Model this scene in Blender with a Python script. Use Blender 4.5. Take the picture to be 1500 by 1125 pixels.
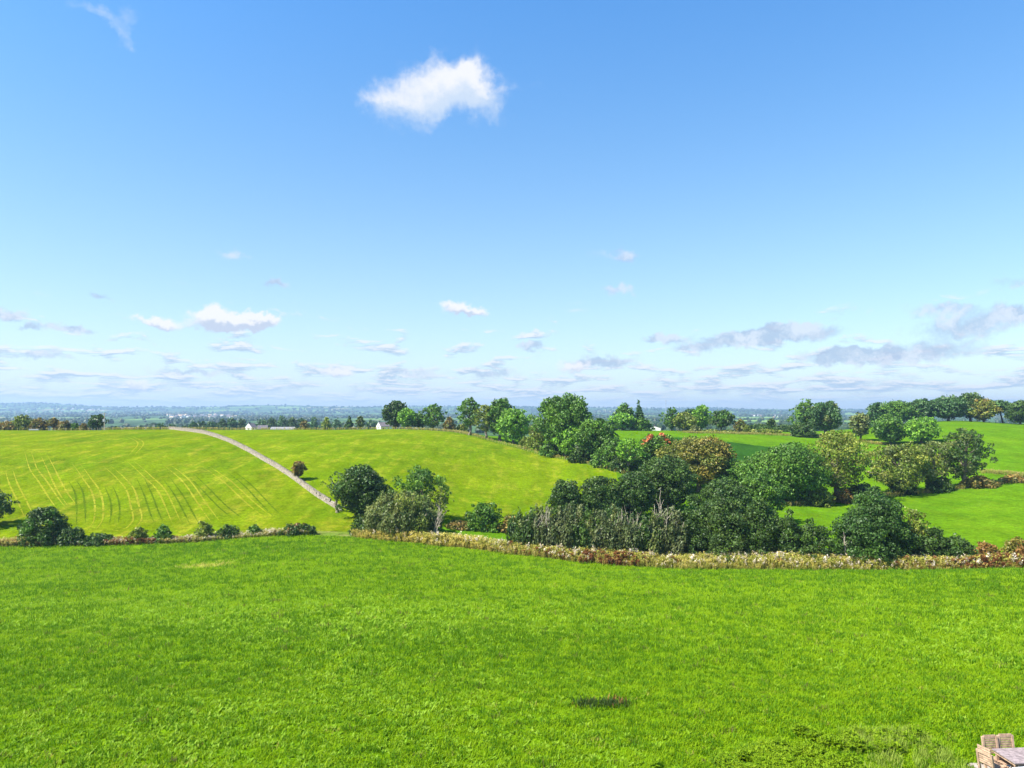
import bpy, math, random
import numpy as np
from mathutils import Vector

sc = bpy.context.scene
for o in list(bpy.data.objects):
    bpy.data.objects.remove(o)
COL = sc.collection
R = math.radians

# ------------------------------------------------------------------ camera
F, CX, HZ, CAMH = 1060.0, 750.0, 602.0, 11.0     # focal length in photo pixels, centre column, eye-level row, metres above the terrace
cam_d = bpy.data.cameras.new("camera")
cam = bpy.data.objects.new("camera", cam_d); COL.objects.link(cam)
cam.location = (0, 0, CAMH); cam.rotation_euler = (R(90), 0, 0)
cam_d.sensor_width = 36.0; cam_d.lens = 36.0 * F / 1500.0
cam_d.shift_y = (HZ - 562.5) / 1500.0
cam_d.clip_start = 0.5; cam_d.clip_end = 30000
sc.camera = cam
sc.render.resolution_x, sc.render.resolution_y = 1024, 768

# ------------------------------------------------------------------ colour management
sc.view_settings.view_transform = 'Standard'
sc.view_settings.look = 'None'
sc.view_settings.gamma = 1.0
sc.view_settings.use_curve_mapping = False
sc.cycles.max_bounces = 5; sc.cycles.diffuse_bounces = 3; sc.cycles.glossy_bounces = 2; sc.cycles.transmission_bounces = 3; sc.cycles.volume_bounces = 0
EXPO = 1.25
sc.view_settings.exposure = EXPO

# ------------------------------------------------------------------ sun
SUN_AZ, SUN_EL = 248.0, 49.0                     # clockwise from +Y
sd = bpy.data.lights.new("sun", 'SUN'); sd.energy = 4.9; sd.angle = R(0.53); sd.color = (1.0, 0.945, 0.86)
so = bpy.data.objects.new("sun", sd); COL.objects.link(so)
to_sun = Vector((math.sin(R(SUN_AZ)) * math.cos(R(SUN_EL)), math.cos(R(SUN_AZ)) * math.cos(R(SUN_EL)), math.sin(R(SUN_EL))))
so.rotation_euler = to_sun.to_track_quat('Z', 'Y').to_euler()
so.location = to_sun * 300


class NT:
    """small helper for writing node trees"""
    def __init__(s, tree):
        s.t = tree; s.n = tree.nodes; s.l = tree.links
    def node(s, typ, **kw):
        nd = s.n.new(typ)
        for k, v in kw.items():
            setattr(nd, k, v)
        return nd
    def put(s, sock, v):
        if hasattr(v, 'is_output') or isinstance(v, bpy.types.NodeSocket):
            s.l.new(v, sock)
        else:
            sock.default_value = v
    def m(s, op, a, b=0.0, c=0.0, clamp=False):
        nd = s.node('ShaderNodeMath', operation=op); nd.use_clamp = clamp
        s.put(nd.inputs[0], a); s.put(nd.inputs[1], b)
        if op in ('MULTIPLY_ADD', 'SMOOTH_MIN', 'SMOOTH_MAX', 'COMPARE'):
            s.put(nd.inputs[2], c)
        return nd.outputs[0]
    def step(s, v, lo, hi, a=0.0, b=1.0):
        nd = s.node('ShaderNodeMapRange', interpolation_type='SMOOTHSTEP')
        s.put(nd.inputs[0], v); s.put(nd.inputs[1], lo); s.put(nd.inputs[2], hi); s.put(nd.inputs[3], a); s.put(nd.inputs[4], b)
        return nd.outputs[0]
    def lin(s, v, lo, hi, a=0.0, b=1.0):
        nd = s.node('ShaderNodeMapRange')
        s.put(nd.inputs[0], v); s.put(nd.inputs[1], lo); s.put(nd.inputs[2], hi); s.put(nd.inputs[3], a); s.put(nd.inputs[4], b)
        return nd.outputs[0]
    def mix(s, f, a, b, blend='MIX'):
        nd = s.node('ShaderNodeMix', data_type='RGBA', blend_type=blend)
        s.put(nd.inputs[0], f); s.put(nd.inputs[6], a); s.put(nd.inputs[7], b)
        return nd.outputs[2]
    def noise(s, vec, scale, detail=4.0, rough=0.55, dist=0.0, dim='3D'):
        nd = s.node('ShaderNodeTexNoise', noise_dimensions=dim)
        if vec is not None:
            s.l.new(vec, nd.inputs['Vector'])
        nd.inputs['Scale'].default_value = scale; nd.inputs['Detail'].default_value = detail
        nd.inputs['Roughness'].default_value = rough; nd.inputs['Distortion'].default_value = dist
        return nd.outputs[0]
    def comb(s, x, y, z=0.0):
        nd = s.node('ShaderNodeCombineXYZ')
        s.put(nd.inputs[0], x); s.put(nd.inputs[1], y); s.put(nd.inputs[2], z)
        return nd.outputs[0]
    def mapping(s, vec, scale=(1, 1, 1), rot=(0, 0, 0), loc=(0, 0, 0)):
        nd = s.node('ShaderNodeMapping')
        s.l.new(vec, nd.inputs[0])
        nd.inputs['Location'].default_value = loc; nd.inputs['Rotation'].default_value = rot; nd.inputs['Scale'].default_value = scale
        return nd.outputs[0]


# ------------------------------------------------------------------ world: sky and its clouds
def build_world():
    w = bpy.data.worlds.new("World"); sc.world = w; w.use_nodes = True
    t = NT(w.node_tree); t.n.clear()
    out = t.node('ShaderNodeOutputWorld'); bg = t.node('ShaderNodeBackground')
    t.l.new(bg.outputs[0], out.inputs[0])
    STR = 0.10
    bg.inputs[1].default_value = STR
    sky = t.node('ShaderNodeTexSky', sky_type='NISHITA')
    sky.sun_disc = False; sky.sun_elevation = R(SUN_EL); sky.sun_rotation = R(SUN_AZ)
    sky.altitude = 200; sky.air_density = 1.0; sky.dust_density = 0.6; sky.ozone_density = 1.6
    hs = t.node('ShaderNodeHueSaturation'); t.l.new(sky.outputs[0], hs.inputs['Color'])
    hs.inputs['Saturation'].default_value = SKY_SAT; hs.inputs['Value'].default_value = SKY_VAL; hs.inputs['Hue'].default_value = 0.497
    tc = t.node('ShaderNodeTexCoord'); D = tc.outputs['Generated']
    sep = t.node('ShaderNodeSeparateXYZ'); t.l.new(D, sep.inputs[0])
    x, y, z = sep.outputs
    az = t.m('ARCTAN2', x, y)                       # compass angle from +Y, all the way round
    el = t.m('ARCSINE', z)
    ae0 = t.comb(az, el)
    def warp(vec, scale, amp, loc):
        nd = t.node('ShaderNodeTexNoise'); t.l.new(t.mapping(vec, loc=loc), nd.inputs['Vector']); nd.inputs['Scale'].default_value = scale; nd.inputs['Detail'].default_value = 6; nd.inputs['Roughness'].default_value = .62
        sb = t.node('ShaderNodeVectorMath', operation='SUBTRACT'); t.l.new(nd.outputs['Color'], sb.inputs[0]); sb.inputs[1].default_value = (.5, .5, .5)
        sl = t.node('ShaderNodeVectorMath', operation='SCALE'); t.l.new(sb.outputs[0], sl.inputs[0]); sl.inputs['Scale'].default_value = amp
        ad = t.node('ShaderNodeVectorMath', operation='ADD'); t.l.new(vec, ad.inputs[0]); t.l.new(sl.outputs[0], ad.inputs[1])
        sp = t.node('ShaderNodeSeparateXYZ'); t.l.new(ad.outputs[0], sp.inputs[0])
        return sp.outputs[0], sp.outputs[1], ad.outputs[0]
    azb, elb, ae = warp(ae0, 16, .085, (0, 0, 0))
    azs, els, _v = warp(ae0, 42, .035, (5, 2, 0))
    # ---- single clouds: soft lumps at a compass angle and height, frayed by noise
    n1 = t.noise(t.mapping(ae, (1, 1.3, 1)), 22, 7, 0.62)
    n2 = t.noise(t.mapping(ae, (1, 1.3, 1), loc=(3, 1, 0)), 60, 5, 0.6)
    nn = t.m('ADD', t.m('MULTIPLY', t.m('SUBTRACT', n1, 0.5), 1.3), t.m('MULTIPLY', t.m('SUBTRACT', n2, 0.5), 0.45))
    def cloud(blobs, soft, amp=1.0, small=True):
        tot = None; shade = None
        for (px, py, a, b, wgt) in blobs:
            A = math.atan((px - CX) / F); E = math.atan((HZ - py) / F * math.cos(A))
            u = t.m('MULTIPLY', t.m('SUBTRACT', azs if small else azb, A), F / a * 1.0)
            v = t.m('MULTIPLY', t.m('SUBTRACT', els if small else elb, E), F / b * 1.0)
            r2 = t.m('ADD', t.m('MULTIPLY', u, u), t.m('MULTIPLY', v, v))
            g = t.m('MULTIPLY', t.m('EXPONENT', t.m('MULTIPLY', r2, -1.0)), wgt)
            tot = g if tot is None else t.m('ADD', tot, g)
            sh = t.m('MULTIPLY', g, v)
            shade = sh if shade is None else t.m('ADD', shade, sh)
        d = t.m('ADD', tot, t.m('MULTIPLY', nn, amp))
        gate = t.step(tot, 0.04, 0.3)
        return t.m('MULTIPLY', t.step(d, 0.32, 0.32 + soft), gate), shade
    main, msh = cloud([(548, 150, 30, 22, .7), (590, 160, 45, 30, .9), (640, 125, 48, 34, 1.), (688, 115, 40, 30, 1.), (722, 140, 34, 26, .8),
                       (585, 190, 55, 12, .22), (790, 132, 42, 10, .34), (685, 95, 15, 12, .5), (760, 180, 40, 14, .26), (665, 148, 55, 24, .6)], 1.25, 0.75, False)
    wisp, _ = cloud([(140, 10, 36, 12, .6), (172, 38, 22, 16, .62), (188, 62, 14, 12, .5), (10, 20, 40, 14, .3)], 1.0, 0.8, False)
    low, lsh = cloud([(308, 463, 28, 17, 1.05), (350, 471, 36, 12, 1.1), (388, 470, 24, 11, .95), (300, 480, 30, 7, .3),
                      (240, 476, 20, 10, .9), (206, 468, 22, 9, .45), (668, 450, 32, 12, .72), (695, 456, 30, 7, .6), (498, 546, 26, 9, .9), (196, 562, 24, 9, .8), (840, 536, 34, 9, .8)], 0.5, 0.85)
    grey, _ = cloud([(104, 482, 34, 7.2, 0.98), (148, 434, 20, 7.2, 0.78), (404, 416, 24, 8.7, 0.78), (8, 460, 22, 8.7, 0.91), (915, 376, 20, 14.5, 0.65), (870, 370, 30, 14.5, 0.39),
                     (905, 424, 34, 8.7, 0.65), (40, 481, 14, 5.8, 0.65), (345, 374, 30, 8.7, 0.52), (775, 508, 24, 8.7, 0.91), (1160, 486, 70, 13.0, 1.10), (1080, 500, 60, 10.2, 1.10),
                     (970, 498, 30, 7.2, 1.04), (1400, 484, 70, 20.3, 0.78), (1480, 412, 45, 11.6, 0.59), (1380, 452, 50, 10.2, 0.59), (1490, 460, 40, 13.0, 0.65),
                     (1010, 514, 36, 7.2, 0.78), (1300, 522, 120, 13.0, 0.91), (1240, 519, 40, 10.2, 0.78), (880, 530, 60, 10.2, 0.98), (490, 545, 24, 8.7, 0.78), (280, 545, 60, 7.2, 0.78), (60, 520, 50, 7.2, 0.78), (600, 545, 50, 8.7, 0.78), (720, 547, 50, 8.7, 0.78)], 0.5, 0.75)
    # ---- rows of small fair-weather clouds towards the horizon, all the way round
    zc = t.m('ADD', t.m('MAXIMUM', z, 0.0), 0.045)
    pu = t.m('MULTIPLY', az, 9.0); pv = t.m('MULTIPLY', t.m('LOGARITHM', zc, 2.718), 4.2)
    cv = t.comb(pu, pv)
    c1 = t.noise(cv, 1.7, 6, 0.62, 0.3)
    c2 = t.noise(t.mapping(cv, loc=(0, 0.14, 0)), 1.7, 6, 0.62, 0.3)
    thr = t.lin(el, 0.0, 0.13, 0.38, 0.60)
    field = t.m('MULTIPLY', t.step(t.m('SUBTRACT', c1, thr), 0.0, 0.12), t.step(el, 0.0, 0.03, .1, 1.0))
    field = t.m('MULTIPLY', field, t.step(el, 0.10, 0.17, 1.0, 0.0))
    top = t.step(t.m('SUBTRACT', c1, c2), -0.05, 0.09)
    # colours (radiance, scaled by the background strength)
    k = 1.0 / STR / (2 ** EXPO)
    def c(r, g, b): return (r * k, g * k, b * k, 1)
    greyc = c(.46, .58, .78); white = c(1.0, 1.0, 1.02)
    col = t.mix(1.0, hs.outputs[0], t.mix(t.step(el, .10, .62), (.90, .90, .87, 1), (.73, 1.03, 1.19, 1)), 'MULTIPLY')
    # pale air near the horizon
    hz = t.m('MULTIPLY', t.m('EXPONENT', t.m('MULTIPLY', t.m('MAXIMUM', el, 0.0), -5.0)), 0.75)
    col = t.mix(hz, col, c(.67, .84, .98))
    col = t.mix(t.m('MULTIPLY', field, 0.8), col, t.mix(top, c(.46, .60, .80), c(.98, .98, 1.0)))
    gsh = t.step(n1, 0.42, 0.62)
    col = t.mix(t.m('MULTIPLY', grey, 0.8), col, t.mix(gsh, greyc, c(.80, .86, .97)))
    col = t.mix(t.m('MULTIPLY', low, 0.95), col, t.mix(t.step(t.m('ADD', lsh, t.m('MULTIPLY', nn, .3)), -0.45, 0.05), c(.62, .70, .86), white))
    col = t.mix(t.m('MULTIPLY', wisp, 0.62), col, c(.88, .93, 1.0))
    col = t.mix(t.m('MULTIPLY', main, 0.93), col, t.mix(t.step(t.m('ADD', msh, t.m('MULTIPLY', nn, .55)), -0.55, 0.35), c(.68, .80, .97), white))
    t.l.new(col, bg.inputs[0])
SKY_SAT, SKY_VAL = 1.28, 1.0
build_world()

# ------------------------------------------------------------------ terrain
TCOLS = {
 -900: [(125, -12.7), (135, -11.5), (150, -9.3), (185, -3.0), (225, 1.7), (257, 3.3), (290, 3.3), (340, 1.2), (450, -3), (560, -6.5), (800, -13)],
 0:    [(125, -12.7), (135, -11.5), (150, -9.3), (185, -3.0), (225, 1.6), (257, 3.2), (290, 3.1), (340, 1.0), (450, -3), (560, -6.5), (800, -13)],
 250:  [(125, -12.0), (135, -11.2), (150, -8.9), (185, -2.7), (225, 1.8), (257, 3.4), (290, 3.4), (340, 1.2), (450, -3), (560, -6.5), (800, -13)],
 450:  [(125, -10.6), (135, -10.4), (150, -8.9), (185, -2.9), (225, 1.6), (257, 3.3), (290, 3.4), (340, 1.3), (450, -3), (560, -6.5), (800, -13)],
 600:  [(122, -11.3), (135, -11.3), (150, -10.0), (185, -5.3), (225, -.6), (257, 1.7), (290, 2.9), (320, 3.0), (360, 1.8), (450, -3), (600, -8), (800, -13)],
 700:  [(117, -11.7), (140, -12.0), (160, -10.8), (200, -6.2), (240, -1.5), (280, 1.0), (310, 1.0), (350, -.5), (450, -4), (600, -9), (800, -14)],
 750:  [(115, -12.1), (140, -12.3), (160, -11.3), (200, -7.0), (257, -1.85), (300, -1.6), (350, -2.5), (450, -5), (600, -9), (800, -14)],
 800:  [(113, -12.3), (140, -12.5), (160, -11.8), (200, -7.5), (237, -3.8), (280, -2.0), (330, -1.2), (450, -5), (600, -9), (800, -14)],
 900:  [(110, -12.9), (140, -12.8), (165, -11.5), (207, -5.8), (250, -1.2), (290, .6), (330, 1.6), (360, 1.8), (420, -1), (600, -9), (800, -14)],
 1000: [(108, -12.8), (140, -13.0), (170, -12.0), (200, -10.5), (230, -6.0), (270, -1.9), (330, .8), (360, 1.0), (430, -2), (600, -9), (800, -14)],
 1100: [(106, -12.5), (140, -12.8), (175, -12.0), (195, -10.6), (230, -6.2), (270, -2.3), (330, .3), (370, .8), (440, -2), (600, -9), (800, -14)],
 1200: [(105, -12.4), (140, -12.3), (180, -11.6), (195, -10.5), (230, -7.0), (270, -3.5), (330, -.6), (370, .2), (440, -2), (600, -9), (800, -14)],
 1300: [(104, -12.2), (140, -11.8), (190, -10.8), (220, -8.5), (260, -5.0), (300, -2.0), (340, 1.5), (370, 3.5), (430, 2.0), (600, -7), (800, -14)],
 1400: [(103, -12.0), (130, -11.6), (190, -9.5), (220, -7.0), (260, -3.0), (300, 1.3), (340, 4.6), (370, 5.8), (400, 5.8), (470, 3), (600, -6), (800, -14)],
 1500: [(102, -11.7), (125, -11.0), (190, -7.6), (220, -5.0), (260, -1.3), (300, 2.0), (340, 3.9), (370, 4.2), (420, 3), (600, -6), (800, -14)],
 2400: [(102, -11.7), (125, -11.0), (190, -7.6), (220, -5.0), (260, -1.3), (300, 2.0), (340, 3.9), (370, 4.2), (420, 3), (600, -6), (800, -14)],
}
RIDGE = [(-900, 592), (0, 592), (60, 591.5), (115, 593), (160, 596), (270, 597), (330, 596), (400, 593.5), (520, 596), (600, 594.5), (750, 596), (900, 597.5), (1050, 598.5), (1200, 600.5), (1500, 601.5), (2400, 600)]

def pchip(xs, ys, x):
    xs = np.asarray(xs, float); ys = np.asarray(ys, float)
    h = np.diff(xs); dl = np.diff(ys) / h
    m = np.zeros_like(ys)
    m[1:-1] = np.where(dl[:-1] * dl[1:] > 0, 2 * dl[:-1] * dl[1:] / (dl[:-1] + dl[1:] + 1e-12), 0)
    m[0], m[-1] = dl[0], dl[-1]
    i = np.clip(np.searchsorted(xs, x) - 1, 0, len(h) - 1)
    tt = np.clip((x - xs[i]) / h[i], 0, 1)
    return ((2*tt**3 - 3*tt**2 + 1) * ys[i] + (tt**3 - 2*tt**2 + tt) * h[i] * m[i] + (-2*tt**3 + 3*tt**2) * ys[i+1] + (tt**3 - tt**2) * h[i] * m[i+1])

PXG = np.arange(-900, 2401, 10.0)
LDG = np.linspace(math.log(20), math.log(12500), 520)

def build_table():
    dg = np.exp(LDG); keys = sorted(TCOLS); prof = []
    for k in keys:
        c = TCOLS[k]; dh, zh = c[0]
        rz = np.interp(k, [r[0] for r in RIDGE], [r[1] for r in RIDGE])
        zr = CAMH - (rz - HZ) * 8000 / F
        pts = [(19, 0), (25, 0.0), (32, -.55), (60, zh * .385), (90, zh * .74)] + c + \
              [(1200, -19), (2000, -17), (3000, -19), (4200, -19), (6000, 2), (8000, zr), (9500, zr - 30), (12600, -20)]
        prof.append(pchip([p[0] for p in pts], [p[1] for p in pts], dg))
    prof = np.array(prof)
    tab = np.empty((len(PXG), len(dg)))
    for j in range(len(dg)):
        tab[:, j] = pchip(keys, prof[:, j], PXG)
    # ridge line follows its own finer list
    rz = np.interp(PXG, [r[0] for r in RIDGE], [r[1] for r in RIDGE])
    rc = np.interp(PXG, keys, [np.interp(k, [r[0] for r in RIDGE], [r[1] for r in RIDGE]) for k in keys])
    wgt = np.clip((dg - 5500) / 2500, 0, 1); tab += ((rc - rz) * 8000 / F)[:, None] * wgt[None, :]
    ker = np.exp(-0.5 * (np.arange(-6, 7) / 2.2) ** 2); ker /= ker.sum()
    pad = np.pad(tab, ((6, 6), (0, 0)), mode='edge')
    tab = sum(ker[i] * pad[i:i + len(PXG)] for i in range(13))
    return tab
TAB = build_table()

def hnoise(x, y, seed=0):
    r = np.random.RandomState(seed); s = 0
    for i in range(6):
        a = r.uniform(0, 2 * math.pi); f = 2 ** (i * .55); p = r.uniform(0, 6.28)
        s = s + np.sin((x * math.cos(a) + y * math.sin(a)) * f + p + 1.3 * np.sin((x * math.sin(a) - y * math.cos(a)) * f * .7 + p * 2)) / f ** .8
    return s / 2.2

def Z(x, y):
    x = np.asarray(x, float); y = np.asarray(y, float)
    d = np.clip(y, 20.5, 12400)
    px = np.clip(CX + F * x / d, -899, 2399)
    fi = (px + 900) / 10.0; fj = (np.log(d) - LDG[0]) / (LDG[1] - LDG[0])
    i = np.clip(fi.astype(int), 0, len(PXG) - 2); j = np.clip(fj.astype(int), 0, len(LDG) - 2)
    a = fi - i; b = fj - j
    z = TAB[i, j]*(1-a)*(1-b) + TAB[i+1, j]*a*(1-b) + TAB[i, j+1]*(1-a)*b + TAB[i+1, j+1]*a*b
    z = z + hnoise(x / 14, y / 14, 3) * 0.16 * np.clip((d - 28) / 30, 0, 1) * np.clip((500 - d) / 200, 0, 1)
    fw = np.clip((d - 900) / 600, 0, 1)
    z = z + fw * hnoise(x / 420, y / 420, 5) * np.clip(d / 650, 0, 11)
    return z

def z1(x, y): return float(Z(np.array([x]), np.array([y]))[0])

def hit(px, py, d0=20.0, d1=900.0):
    """where the line of sight through a photo pixel meets the ground, first meeting after d0"""
    d = np.exp(np.linspace(math.log(d0), math.log(d1), 3000))
    x = (px - CX) / F * d
    below = (CAMH - (py - HZ) / F * d) < Z(x, d)
    i = int(np.argmax(below)) if below.any() else len(d) - 1
    return float(x[i]), float(d[i]), z1(x[i], d[i])

HEDGE = [(-900, 125), (0, 125), (450, 125), (520, 124.5), (600, 122), (700, 117), (800, 113), (900, 110), (1000, 108), (1200, 105), (1500, 102), (2400, 102)]
def dh(px): return np.interp(px, [h[0] for h in HEDGE], [h[1] for h in HEDGE])

# ------------------------------------------------------------------ materials
def new_mat(name):
    m = bpy.data.materials.new(name); m.use_nodes = True
    t = NT(m.node_tree); t.n.clear()
    out = t.node('ShaderNodeOutputMaterial')
    return m, t, out

def principled(t, out, col, rough=0.8, spec=0.2, normal=None):
    b = t.node('ShaderNodeBsdfPrincipled')
    t.put(b.inputs['Base Color'], col); t.put(b.inputs['Roughness'], rough); t.put(b.inputs['Specular IOR Level'], spec)
    if normal is not None:
        t.l.new(normal, b.inputs['Normal'])
    t.l.new(b.outputs[0], out.inputs[0])
    return b

def bump(t, h, strength=0.5, dist=0.1):
    nd = t.node('ShaderNodeBump'); nd.inputs['Strength'].default_value = strength; nd.inputs['Distance'].default_value = dist
    t.l.new(h, nd.inputs['Height'])
    return nd.outputs[0]

def mat_plain(name, rgb, rough=0.8, var=0.25, scale=8.0, spec=0.2):
    m, t, out = new_mat(name)
    tc = t.node('ShaderNodeTexCoord')
    n = t.noise(tc.outputs['Object'], scale, 5, 0.6)
    lo = tuple(v * (1 - var) for v in rgb) + (1,); hi = tuple(min(1, v * (1 + var)) for v in rgb) + (1,)
    principled(t, out, t.mix(t.step(n, .3, .7), lo, hi), rough, spec, bump(t, n, .3, .02))
    return m

def mat_field(name, base, alt, dry, streak_rot=0.0, streak=0.5, fine=1.0, dry_amt=0.5, stretch=9.0, patch=None):
    """pasture: broad colour drift, mowing streaks in one direction, fine sward"""
    m, t, out = new_mat(name)
    geo = t.node('ShaderNodeNewGeometry'); P = geo.outputs['Position']
    big = t.noise(P, 0.035, 4, 0.55)
    mid = t.noise(P, 0.22, 5, 0.6)
    sv = t.mapping(P, (1.0, 1.0 / stretch, 0.0), (0, 0, streak_rot))
    st = t.noise(sv, 0.35, 4, 0.6)
    fn = t.noise(P, 3.2 * fine, 6, 0.7)
    c = t.mix(t.step(big, .38, .64), base + (1,), alt + (1,))
    c = t.mix(t.m('MULTIPLY', t.step(t.m('ADD', t.m('MULTIPLY', st, streak), t.m('MULTIPLY', mid, 1 - streak)), .47, .66), dry_amt), c, dry + (1,))
    lum = t.m('MULTIPLY', t.lin(fn, .25, .75, .55, 1.45), t.m('MULTIPLY', t.lin(t.noise(P, .9, 5, .65), .3, .7, .74, 1.26), t.lin(t.noise(t.mapping(P, (1.0, .45, 0), (0, 0, streak_rot + .9)), .16, 6, .68), .3, .7, .76, 1.24)))
    c = t.mix(1.0, c, t.comb(lum, lum, lum), 'MULTIPLY')
    if patch:
        for (x, y, rx, ry, col, amt) in patch:
            vm = t.mapping(P, (1 / rx, 1 / ry, 0), loc=(-x / rx, -y / ry, 0))
            ln = t.node('ShaderNodeVectorMath', operation='LENGTH'); t.l.new(vm, ln.inputs[0])
            f = t.step(t.m('ADD', ln.outputs['Value'], t.m('MULTIPLY', t.m('SUBTRACT', mid, .5), 1.6)), 1.1, .35)
            c = t.mix(t.m('MULTIPLY', f, amt), c, col + (1,))
    principled(t, out, c, 1.0, 0.0, bump(t, fn, 0.9, 0.22))
    return m

def mat_leaf():
    m, t, out = new_mat("leaves")
    at = t.node('ShaderNodeAttribute', attribute_name='tint')
    d = t.node('ShaderNodeBsdfPrincipled'); d.inputs['Roughness'].default_value = .5; d.inputs['Specular IOR Level'].default_value = .3
    t.l.new(at.outputs['Color'], d.inputs['Base Color'])
    tr = t.node('ShaderNodeBsdfTranslucent')
    t.l.new(t.mix(1.0, at.outputs['Color'], (1.25, 1.35, .6, 1), 'MULTIPLY'), tr.inputs[0])
    mx = t.node('ShaderNodeMixShader'); mx.inputs[0].default_value = .2
    t.l.new(d.outputs[0], mx.inputs[1]); t.l.new(tr.outputs[0], mx.inputs[2]); t.l.new(mx.outputs[0], out.inputs[0])
    return m

def mat_blade(name, a, b, dry=None, dry_p=0.0, transl=.35):
    """leaf blade coloured per plant"""
    m, t, out = new_mat(name)
    oi = t.node('ShaderNodeObjectInfo')
    c = t.mix(oi.outputs['Random'], a + (1,), b + (1,))
    if dry:
        wn = t.node('ShaderNodeTexWhiteNoise', noise_dimensions='1D'); t.l.new(oi.outputs['Random'], wn.inputs['W'])
        c = t.mix(t.m('GREATER_THAN', wn.outputs[0], 1 - dry_p), c, dry + (1,))
    d = t.node('ShaderNodeBsdfPrincipled'); d.inputs['Roughness'].default_value = .6; d.inputs['Specular IOR Level'].default_value = .1
    t.l.new(c, d.inputs['Base Color'])
    tr = t.node('ShaderNodeBsdfTranslucent'); t.l.new(t.mix(1.0, c, (1.2, 1.25, .7, 1), 'MULTIPLY'), tr.inputs[0])
    mx = t.node('ShaderNodeMixShader'); mx.inputs[0].default_value = transl
    t.l.new(d.outputs[0], mx.inputs[1]); t.l.new(tr.outputs[0], mx.inputs[2]); t.l.new(mx.outputs[0], out.inputs[0])
    return m

def mat_far():
    m, t, out = new_mat("far_farmland")
    geo = t.node('ShaderNodeNewGeometry'); P = geo.outputs['Position']
    wob = t.node('ShaderNodeVectorMath', operation='ADD')
    nz = t.node('ShaderNodeTexNoise'); t.l.new(P, nz.inputs[0]); nz.inputs['Scale'].default_value = .004
    sc_ = t.node('ShaderNodeVectorMath', operation='SCALE'); t.l.new(nz.outputs['Color'], sc_.inputs[0]); sc_.inputs['Scale'].default_value = 160
    t.l.new(P, wob.inputs[0]); t.l.new(sc_.outputs[0], wob.inputs[1])
    flat = t.mapping(wob.outputs[0], (1, .62, 0), (0, 0, .35))
    v = t.node('ShaderNodeTexVoronoi', feature='F1'); t.l.new(flat, v.inputs['Vector']); v.inputs['Scale'].default_value = 1 / 230.0
    e = t.node('ShaderNodeTexVoronoi', feature='DISTANCE_TO_EDGE'); t.l.new(flat, e.inputs['Vector']); e.inputs['Scale'].default_value = 1 / 230.0
    sp = t.node('ShaderNodeSeparateColor'); t.l.new(v.outputs['Color'], sp.inputs[0])
    rmp = t.node('ShaderNodeValToRGB'); rmp.color_ramp.interpolation = 'CONSTANT'
    cr = rmp.color_ramp; cr.elements[0].position = 0; cr.elements[0].color = (.06, .12, .028, 1)
    for p, c in ((.20, (.16, .26, .05)), (.34, (.045, .09, .022)), (.58, (.12, .21, .04)), (.72, (.05, .10, .025)), (.90, (.22, .22, .09))):
        el = cr.elements.new(p); el.color = c + (1,)
    cr.elements[-1].color = (.22, .22, .09, 1)
    t.l.new(sp.outputs[0], rmp.inputs[0])
    c = t.mix(t.step(e.outputs['Distance'], .02, .05), (.025, .055, .014, 1), rmp.outputs[0])
    n = t.noise(P, .02, 5, .6); l = t.lin(n, .25, .75, .75, 1.25)
    c = t.mix(1.0, c, t.comb(l, l, l), 'MULTIPLY')
    principled(t, out, c, .9, .1)
    return m

M = {}
M['near'] = mat_field("lush_grass", (.112, .215, .004), (.13, .235, .005), (.165, .26, .008), .5, .35, 1.0, .35,
                      patch=[(hit(300, 829)[0], hit(300, 829)[1], 3.4, 2.6, (.34, .33, .06), .75)])
M['left'] = mat_field("yellowing_pasture", (.120, .172, .002), (.088, .150, .002), (.195, .205, .012), R(-20), .45, .8, .95, 9)
M['hill'] = mat_field("hill_pasture", (.100, .166, .002), (.122, .180, .002), (.195, .22, .012), R(-52), .5, .8, .9, 9)
M['vale'] = mat_field("valley_grass", (.072, .165, .004), (.088, .178, .004), (.125, .19, .008), R(60), .5, .8, .4, 8)
M['cloud_shadow'] = mat_field("grass_painted_shadow", (.022, .072, .008), (.026, .08, .008), (.034, .095, .01), R(75), .5, .8, .4, 12)  # cloud shadow on the slope, painted in as a darker green
M['rough'] = mat_field("rough_grass", (.11, .16, .02), (.09, .18, .02), (.30, .25, .10), R(0), .3, 1.0, .6, 3)
M['far'] = mat_far()
M['leaf'] = mat_leaf()
M['bark'] = mat_plain("bark", (.13, .10, .075), .9, .4, 6)
M['bark_mid'] = mat_plain("mid_bark", (.22, .18, .135), .9, .35, 6)
M['bark_pale'] = mat_plain("pale_bark", (.42, .36, .28), .9, .25, 6)
M['stone'] = mat_plain("weathered_limestone", (.27, .232, .178), .9, .45, 2.2)
M['wood'] = mat_plain("weathered_teak", (.40, .27, .18), .75, .3, 9)
M['wood_grey'] = mat_plain("grey_teak", (.27, .215, .205), .75, .3, 9)
M['white'] = mat_plain("white_render", (.80, .79, .76), .85, .06, 5)
M['slate'] = mat_plain("slate", (.13, .115, .12), .7, .25, 2)
M['brick'] = mat_plain("buff_stone", (.42, .31, .21), .85, .2, 1.5)
M['glass'] = mat_plain("window_glass", (.03, .035, .045), .15, .1, 2, .5)
M['steel'] = mat_plain("grey_steel", (.35, .36, .38), .5, .1, 6, .5)
M['sheet'] = mat_plain("roof_sheet", (.24, .235, .24), .7, .2, 2)
M['paving'] = mat_plain("paving", (.34, .29, .24), .85, .2, 3)

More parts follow.
